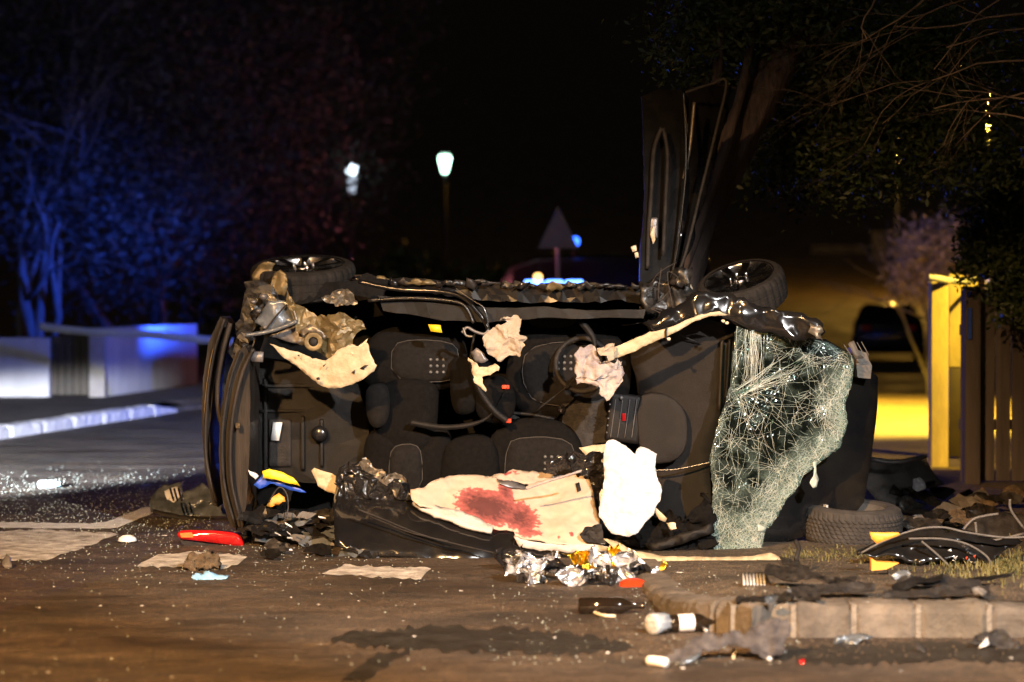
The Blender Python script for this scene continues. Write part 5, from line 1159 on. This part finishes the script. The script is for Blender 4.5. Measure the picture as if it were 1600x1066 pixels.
# on the pavement: wheel, arch liner, vent, bumper, bars
t = heap('loose_wheel', 'detached wheel lying flat on the pavement below the bonnet', 'wheel', pgnd(1332, 864))
rad = .318; c = pgnd(1332, 843) + Vector((0, .0, .105)); mx = Matrix.Translation(c) @ Matrix.Rotation(R(4), 4, 'X') @ Matrix.Rotation(R(1.5), 4, 'Y')
w = .118
prof = [(rad * .60, w * .80), (rad * .70, w * .98), (rad * .86, w), (rad * .95, w * .86), (rad * .985, w * .6)]
for i in range(6): z = w * (.52 - i * .21); prof += [(rad, z), (rad, z - w * .13), (rad * .984, z - w * .135), (rad * .984, z - w * .2)]
prof += [(rad * .985, -w * .75), (rad * .95, -w * .9), (rad * .8, -w), (rad * .6, -w * .8)]
V, F = lathe(prof, 150, lambda k, r_, z: -.006 if (r_ > rad * .98 and (k + int((z + w) / w * 6)) % 3 == 0) else 0); mk('tyre', [mx @ v for v in V], F, 'tyre', t)
V, F = lathe([(rad * .62, -w * .7), (rad * .58, 0), (rad * .6, w * .7), (rad * .76, w * .84), (rad * .61, w * .86), (rad * .5, w * .5), (rad * .2, w * .45), (0, w * .5)], 40); mk('rim', [mx @ v for v in V], F, 'bumper', t, True)
for k in range(9):
    a = 1.2 + k * .28; p = Vector((rad * .6 * math.cos(a), rad * .6 * math.sin(a), w * .9)); V, F = boxVF((-.018, -.008, -.01), (.018, .008, .016)); m2 = mx @ Matrix.Translation(p) @ Matrix.Rotation(a + 1.57, 4, 'Z'); mk('wheel_weight', [m2 @ v for v in V], F, 'grit', t)
t = heap('wheel_chock', 'orange folding warning reflector behind the black arch liner', 'reflector', pgnd(1384, 884))
sheet('upper_wing', [(1359, 832), (1404, 832), (1406, 836), (1384, 844), (1370, 850), (1362, 842)], 12.75, 'orange', t, 6, .3, None, .008)
prism('lower_wing', [(1361, 872), (1370, 878), (1405, 880), (1385, 890), (1362, 892)], 12.70, 12.76, 'orange', t, 7, .2)
t = heap('wheel_arch_liner', 'curved black wheel arch panel lying over the verge at right', 'panel', pgnd(1450, 888))
debris('arch', [(1340, 868), (1360, 852), (1390, 838), (1430, 828), (1470, 824), (1500, 829), (1530, 836), (1560, 840), (1590, 842), (1600, 850), (1570, 856), (1552, 876), (1548, 888), (1520, 880), (1480, 874), (1430, 882), (1390, 874)], 'paint', 0, 0, 884, .7, pgnd, 6, .8, crumple(.03, 8, 3), .006, parent=t)
Ya = pgnd(1450, 884).y
for pts in ([(1346, 864), (1380, 846), (1430, 828), (1472, 824), (1510, 832), (1570, 840), (1620, 838)], [(1420, 842), (1470, 842), (1510, 850), (1540, 868), (1550, 884)], [(1440, 846), (1466, 868), (1490, 892)]):
    tube('arch_rib', [at(x, y, Ya - .05) for x, y in pts], .007, 'bumper', t, 6)
for i in range(10): x, y = rr.uniform(1470, 1530), rr.uniform(860, 884); sheet('bright_shard', [(x, y), (x + rr.uniform(2, 7), y - rr.uniform(1, 5)), (x + rr.uniform(2, 8), y + rr.uniform(1, 5))], Ya - .1, rr.choice(('chrome', 'clear', 'silverplastic', 'orangered')), t, 4, .2, None, .002)
t = heap('radiator_frame', 'mangled black radiator frame with loose hoses at the right edge', 'frame', pgnd(1560, 830))
for pts in ([(1505, 828), (1520, 812), (1540, 806), (1560, 803)], [(1524, 816), (1526, 834)], [(1578, 780), (1580, 798), (1600, 826)], [(1500, 838), (1540, 846), (1600, 834)]):
    tube('bent_bar', [at(x, y, 13.9) for x, y in pts], .009, 'bumper', t, 6)
debris('mesh_panel', [(1508, 828), (1522, 812), (1560, 804), (1590, 802), (1620, 810), (1620, 836), (1560, 842), (1520, 838)], 'rubber', 0, 0, 840, .6, pgnd, 7, 1.5, creases(.04, 9, 3), .005, parent=t)
t = heap('front_bumper', 'dusty grey front bumper standing on the ground behind the loose wheel', 'bumper', pgnd(1420, 790))
debris('shell', [(1362, 716), (1385, 720), (1410, 720), (1446, 712), (1452, 722), (1462, 740), (1472, 756), (1450, 764), (1436, 770), (1420, 778), (1400, 790), (1374, 786), (1352, 760), (1358, 740)], 'bumper', 0, 0, 790, .5, pgnd, 7, .8, crumple(.03, 5, 3), .006, parent=t)
debris('top_lip', [(1362, 714), (1385, 718), (1410, 718), (1447, 710), (1448, 716), (1410, 725), (1384, 725), (1362, 720)], 'greymetal', 0, 0, 796, .4, pgnd, 7, .4, None, .01, parent=t)
debris('lamp_fragment', [(1426, 748), (1436, 746), (1444, 752), (1446, 764), (1434, 768), (1426, 762)], 'clear', 0, 0, 800, .3, pgnd, 5, .8, creases(.02, 14, 3), parent=t)
t = heap('dark_wreckage', 'dark pile of broken car parts between wheel and fence', 'debris', pgnd(1480, 812))
for i in range(48):
    x, y = rr.uniform(1380, 1600), rr.uniform(768, 822); s = rr.uniform(12, 34); k = rr.randrange(4, 7)
    pp = [(x + math.cos(a * 6.283 / k) * s * rr.uniform(.5, 1.2), y + math.sin(a * 6.283 / k) * s * .5 * rr.uniform(.5, 1.1)) for a in range(k)]; Yb = pgnd(x, y + s * .5 + 4).y
    sheet('shard', pp, lambda a, b, y=y, Yb=Yb: Yb + (y - b) * .004, rr.choice(('plastic', 'rubber', 'scuffed', 'bumper', 'dirt')), t, 8, 1.4, crumple(.04, 8, i), .006, False)
t = heap('vent_grille', 'small slotted pale vent grille on the pavement near the kerb', 'grille', pgnd(1178, 910))
for i in range(7):
    x = 1160 + i * 5.3; Yg = pgnd(x, 914).y; sheet('slat', [(x, 897), (x + 2.8, 896.5), (x + 4.6, 914), (x + 1.6, 915)], lambda a, b, Yg=Yg: Yg + (914 - b) * .006, 'grit', t, 12, 0, None, .006)
Yg = pgnd(1178, 914).y
sheet('backing', [(1158, 896), (1197, 894), (1204, 914), (1164, 917)], lambda a, b: Yg + .015 + (914 - b) * .006, 'rubber', t, 8, .3)
t = heap('broken_trim', 'long broken black trim pieces strewn along the pavement edge', 'debris', pgnd(1380, 925))
for i, (x0, y0, x1, y1, w_) in enumerate(((1196, 893, 1340, 914, 9), (1150, 938, 1280, 930, 6), (1230, 928, 1365, 920, 9), (1380, 930, 1545, 926, 9), (1400, 908, 1530, 914, 10), (1480, 912, 1580, 900, 5), (1390, 922, 1470, 902, 6), (1220, 880, 1262, 892, 8))):
    n = 7; up = []; dn = []
    for k in range(n + 1):
        u = k / n; x = x0 + (x1 - x0) * u; y = y0 + (y1 - y0) * u; up.append((x, y - w_ * rr.uniform(.5, 1.3))); dn.append((x, y + w_ * rr.uniform(.3, .7)))
    yb = max(y0, y1) + w_; Yb = pgnd((x0 + x1) / 2, yb).y
    sheet('trim_piece', up + dn[::-1], lambda a, b, yb=yb, Yb=Yb: Yb + (yb - b) * .006, rr.choice(('rubber', 'plastic', 'scuffed')), t, 6, 1.2, creases(.035, 9, i), .006, False)
for (x, y, s, m) in ((1410, 903, 14, 'silverplastic'), (1530, 924, 12, 'bumper'), (1205, 936, 10, 'silverplastic')):
    Yb = pgnd(x, y + s).y - .05; sheet('pale_piece', [(x - s, y - s * .3), (x, y - s * .7), (x + s, y - s * .3), (x + s * .6, y + s * .6), (x - s * .4, y + s * .5)], Yb, m, t, 4, 1.2, creases(.03, 14, x), .004, False)
t = heap('torn_hose', 'twisted dark hose end standing by the roof trim on the pavement', 'hose', pgnd(1246, 892))
tube('hose', [pgnd(1250, 892) + Vector((0, 0, .02)), at(1244, 874, 13.0), at(1248, 858, 13.05), at(1243, 846, 13.1)], .014, 'rubber', t)
# road-side fragments: alike, so they share a label and a group
fr = random.Random(9)
spots0 = [(60, 951, 8), (182, 981, 5), (84, 918, 5), (118, 1008, 4), (157, 948, 6), (222, 948, 6), (545, 966, 5), (866, 998, 6), (843, 994, 4), (648, 996, 6), (630, 972, 4), (455, 935, 5), (498, 946, 4), (420, 944, 4), (262, 968, 4), (94, 874, 5), (75, 1052, 5), (300, 1000, 4), (700, 950, 4), (560, 940, 4), (590, 872, 6), (1062, 896, 10), (1040, 912, 8), (1185, 917, 6), (1068, 1046, 8), (1580, 1030, 7), (1408, 1050, 6), (1480, 938, 5), (1288, 944, 4), (1356, 942, 4), (480, 872, 6), (258, 838, 7), (400, 880, 8), (440, 888, 4), (720, 925, 5), (950, 1022, 7), (1330, 1000, 5), (1240, 988, 4)]
spots = [p for i, p in enumerate(spots0) if i % 5 != 3]
for i, (x, y, s) in enumerate(spots):
    fn = pgnd if (x > 1030 and y < 950) else gnd; c = fn(x, y); sz = s / FPX * c.y * .5; n = fr.choice((4, 5, 6, 7)); V = []; el = fr.uniform(.35, 1); rz = fr.uniform(-.6, .6); ca, sa = math.cos(rz), math.sin(rz); th = fr.uniform(.25, .8)
    for z, k in ((0, 1), (fr.uniform(.5, .9), .75)):
        for j in range(n):
            a = j * 6.283 / n; u, v = math.cos(a) * sz * 1.25 * k * fr.uniform(.5, 1.4), math.sin(a) * sz * el * k * fr.uniform(.5, 1.4); V.append(c + Vector((u * ca - v * sa, u * sa + v * ca, .004 + z * sz * th * fr.uniform(.5, 1.2))))
    F = [tuple(range(n, 2 * n)), tuple(reversed(range(n)))] + [(j, (j + 1) % n, n + (j + 1) % n, n + j) for j in range(n)]
    tag(mk('debris_fragment', V, F, 'grit'), 'small pale plastic fragment scattered on the ground', 'fragment', 'pale fragments scattered on the ground')
# shattered safety glass
V = []; F = []
def crumb(c, s):
    j = len(V); a = fr.random() * 6.3
    for k in range(4): V.append(c + Vector((math.cos(a + k * 1.57) * s * fr.uniform(.6, 1.2), math.sin(a + k * 1.57) * s * fr.uniform(.6, 1.2), .001)))
    V.append(c + Vector((fr.uniform(-.5, .5) * s, fr.uniform(-.5, .5) * s, s * fr.uniform(.9, 1.7))))
    F.extend([(j, j + 1, j + 4), (j + 1, j + 2, j + 4), (j + 2, j + 3, j + 4), (j + 3, j, j + 4)])
for _ in range(2300):
    x = fr.uniform(-60, 330); y = 740 + 85 * fr.random() ** .8 + fr.gauss(0, 8)
    if y < 900: crumb(gnd(x, y, .001), fr.uniform(.002, .0068))
for _ in range(1700):
    x = fr.uniform(-20, 700); y = 818 + 45 * abs(fr.gauss(0, 1)) if fr.random() < .93 else fr.uniform(830, 1066); crumb(gnd(x, y, .001), fr.uniform(.002, .0055))
for _ in range(500):
    x = fr.uniform(760, 1250); y = fr.uniform(880, 1040); crumb((gnd if (y > 950 or x < 1030) else pgnd)(x, y), fr.uniform(.002, .005))
o = mk('shattered_glass', V, F, 'crack'); tag(o, 'shattered safety glass crumbs strewn over the asphalt', 'broken glass', kind='stuff')
V = []; F = []
for _ in range(2600):
    x = fr.uniform(1000, 1620); y = fr.uniform(866, 946) if fr.random() < .7 else fr.uniform(985, 1030); crumb((pgnd if y < 940 else gnd)(x, y) , fr.uniform(.002, .007))
o = mk('gravel', V, F, 'dirt'); tag(o, 'loose grit and soil over the pavement and gutter', 'grit', kind='stuff')
# grass on the verge, one weed
V = []; F = []
def blade(c, h, lean):
    j = len(V); a = fr.random() * 6.283; w_ = Vector((math.cos(a), math.sin(a), 0)) * .004; l = Vector((math.cos(a + 1.5), math.sin(a + 1.5), 0)) * lean
    V.extend([c - w_, c + w_, c + w_ * .7 + l * .4 + Vector((0, 0, h * .6)), c + l + Vector((0, 0, h))]); F.append((j, j + 1, j + 2, j + 3))
for _ in range(1600):
    x = fr.gauss(1570, 70); y = fr.gauss(884, 14)
    if 1380 < x < 1720 and y > 840 and noise.noise(Vector((x * .03, y * .06, 1))) > -.15: blade(pgnd(x, y), fr.uniform(.015, .05), fr.uniform(0, .03))
for _ in range(500):
    x = fr.uniform(1220, 1400); y = fr.gauss(868, 6); blade(pgnd(x, y), fr.uniform(.01, .025), .02)
o = mk('verge_grass', V, F, 'grass'); tag(o, 'short patchy grass along the verge at right', 'grass', kind='stuff')
t = heap('weed', 'small bushy green weed on the verge at the right', 'plant', pgnd(1572, 898))
c = at(1572, 884, pgnd(1572, 898).y); tube('stem', [c + Vector((0, 0, -.06)), c, c + Vector((.005, 0, .04))], .003, 'grass', t, 5)
leafcloud('leaves', [(c.x, c.y, c.z, .03, .03, .05)], 500, .008, 'grass', t, 4, .008)
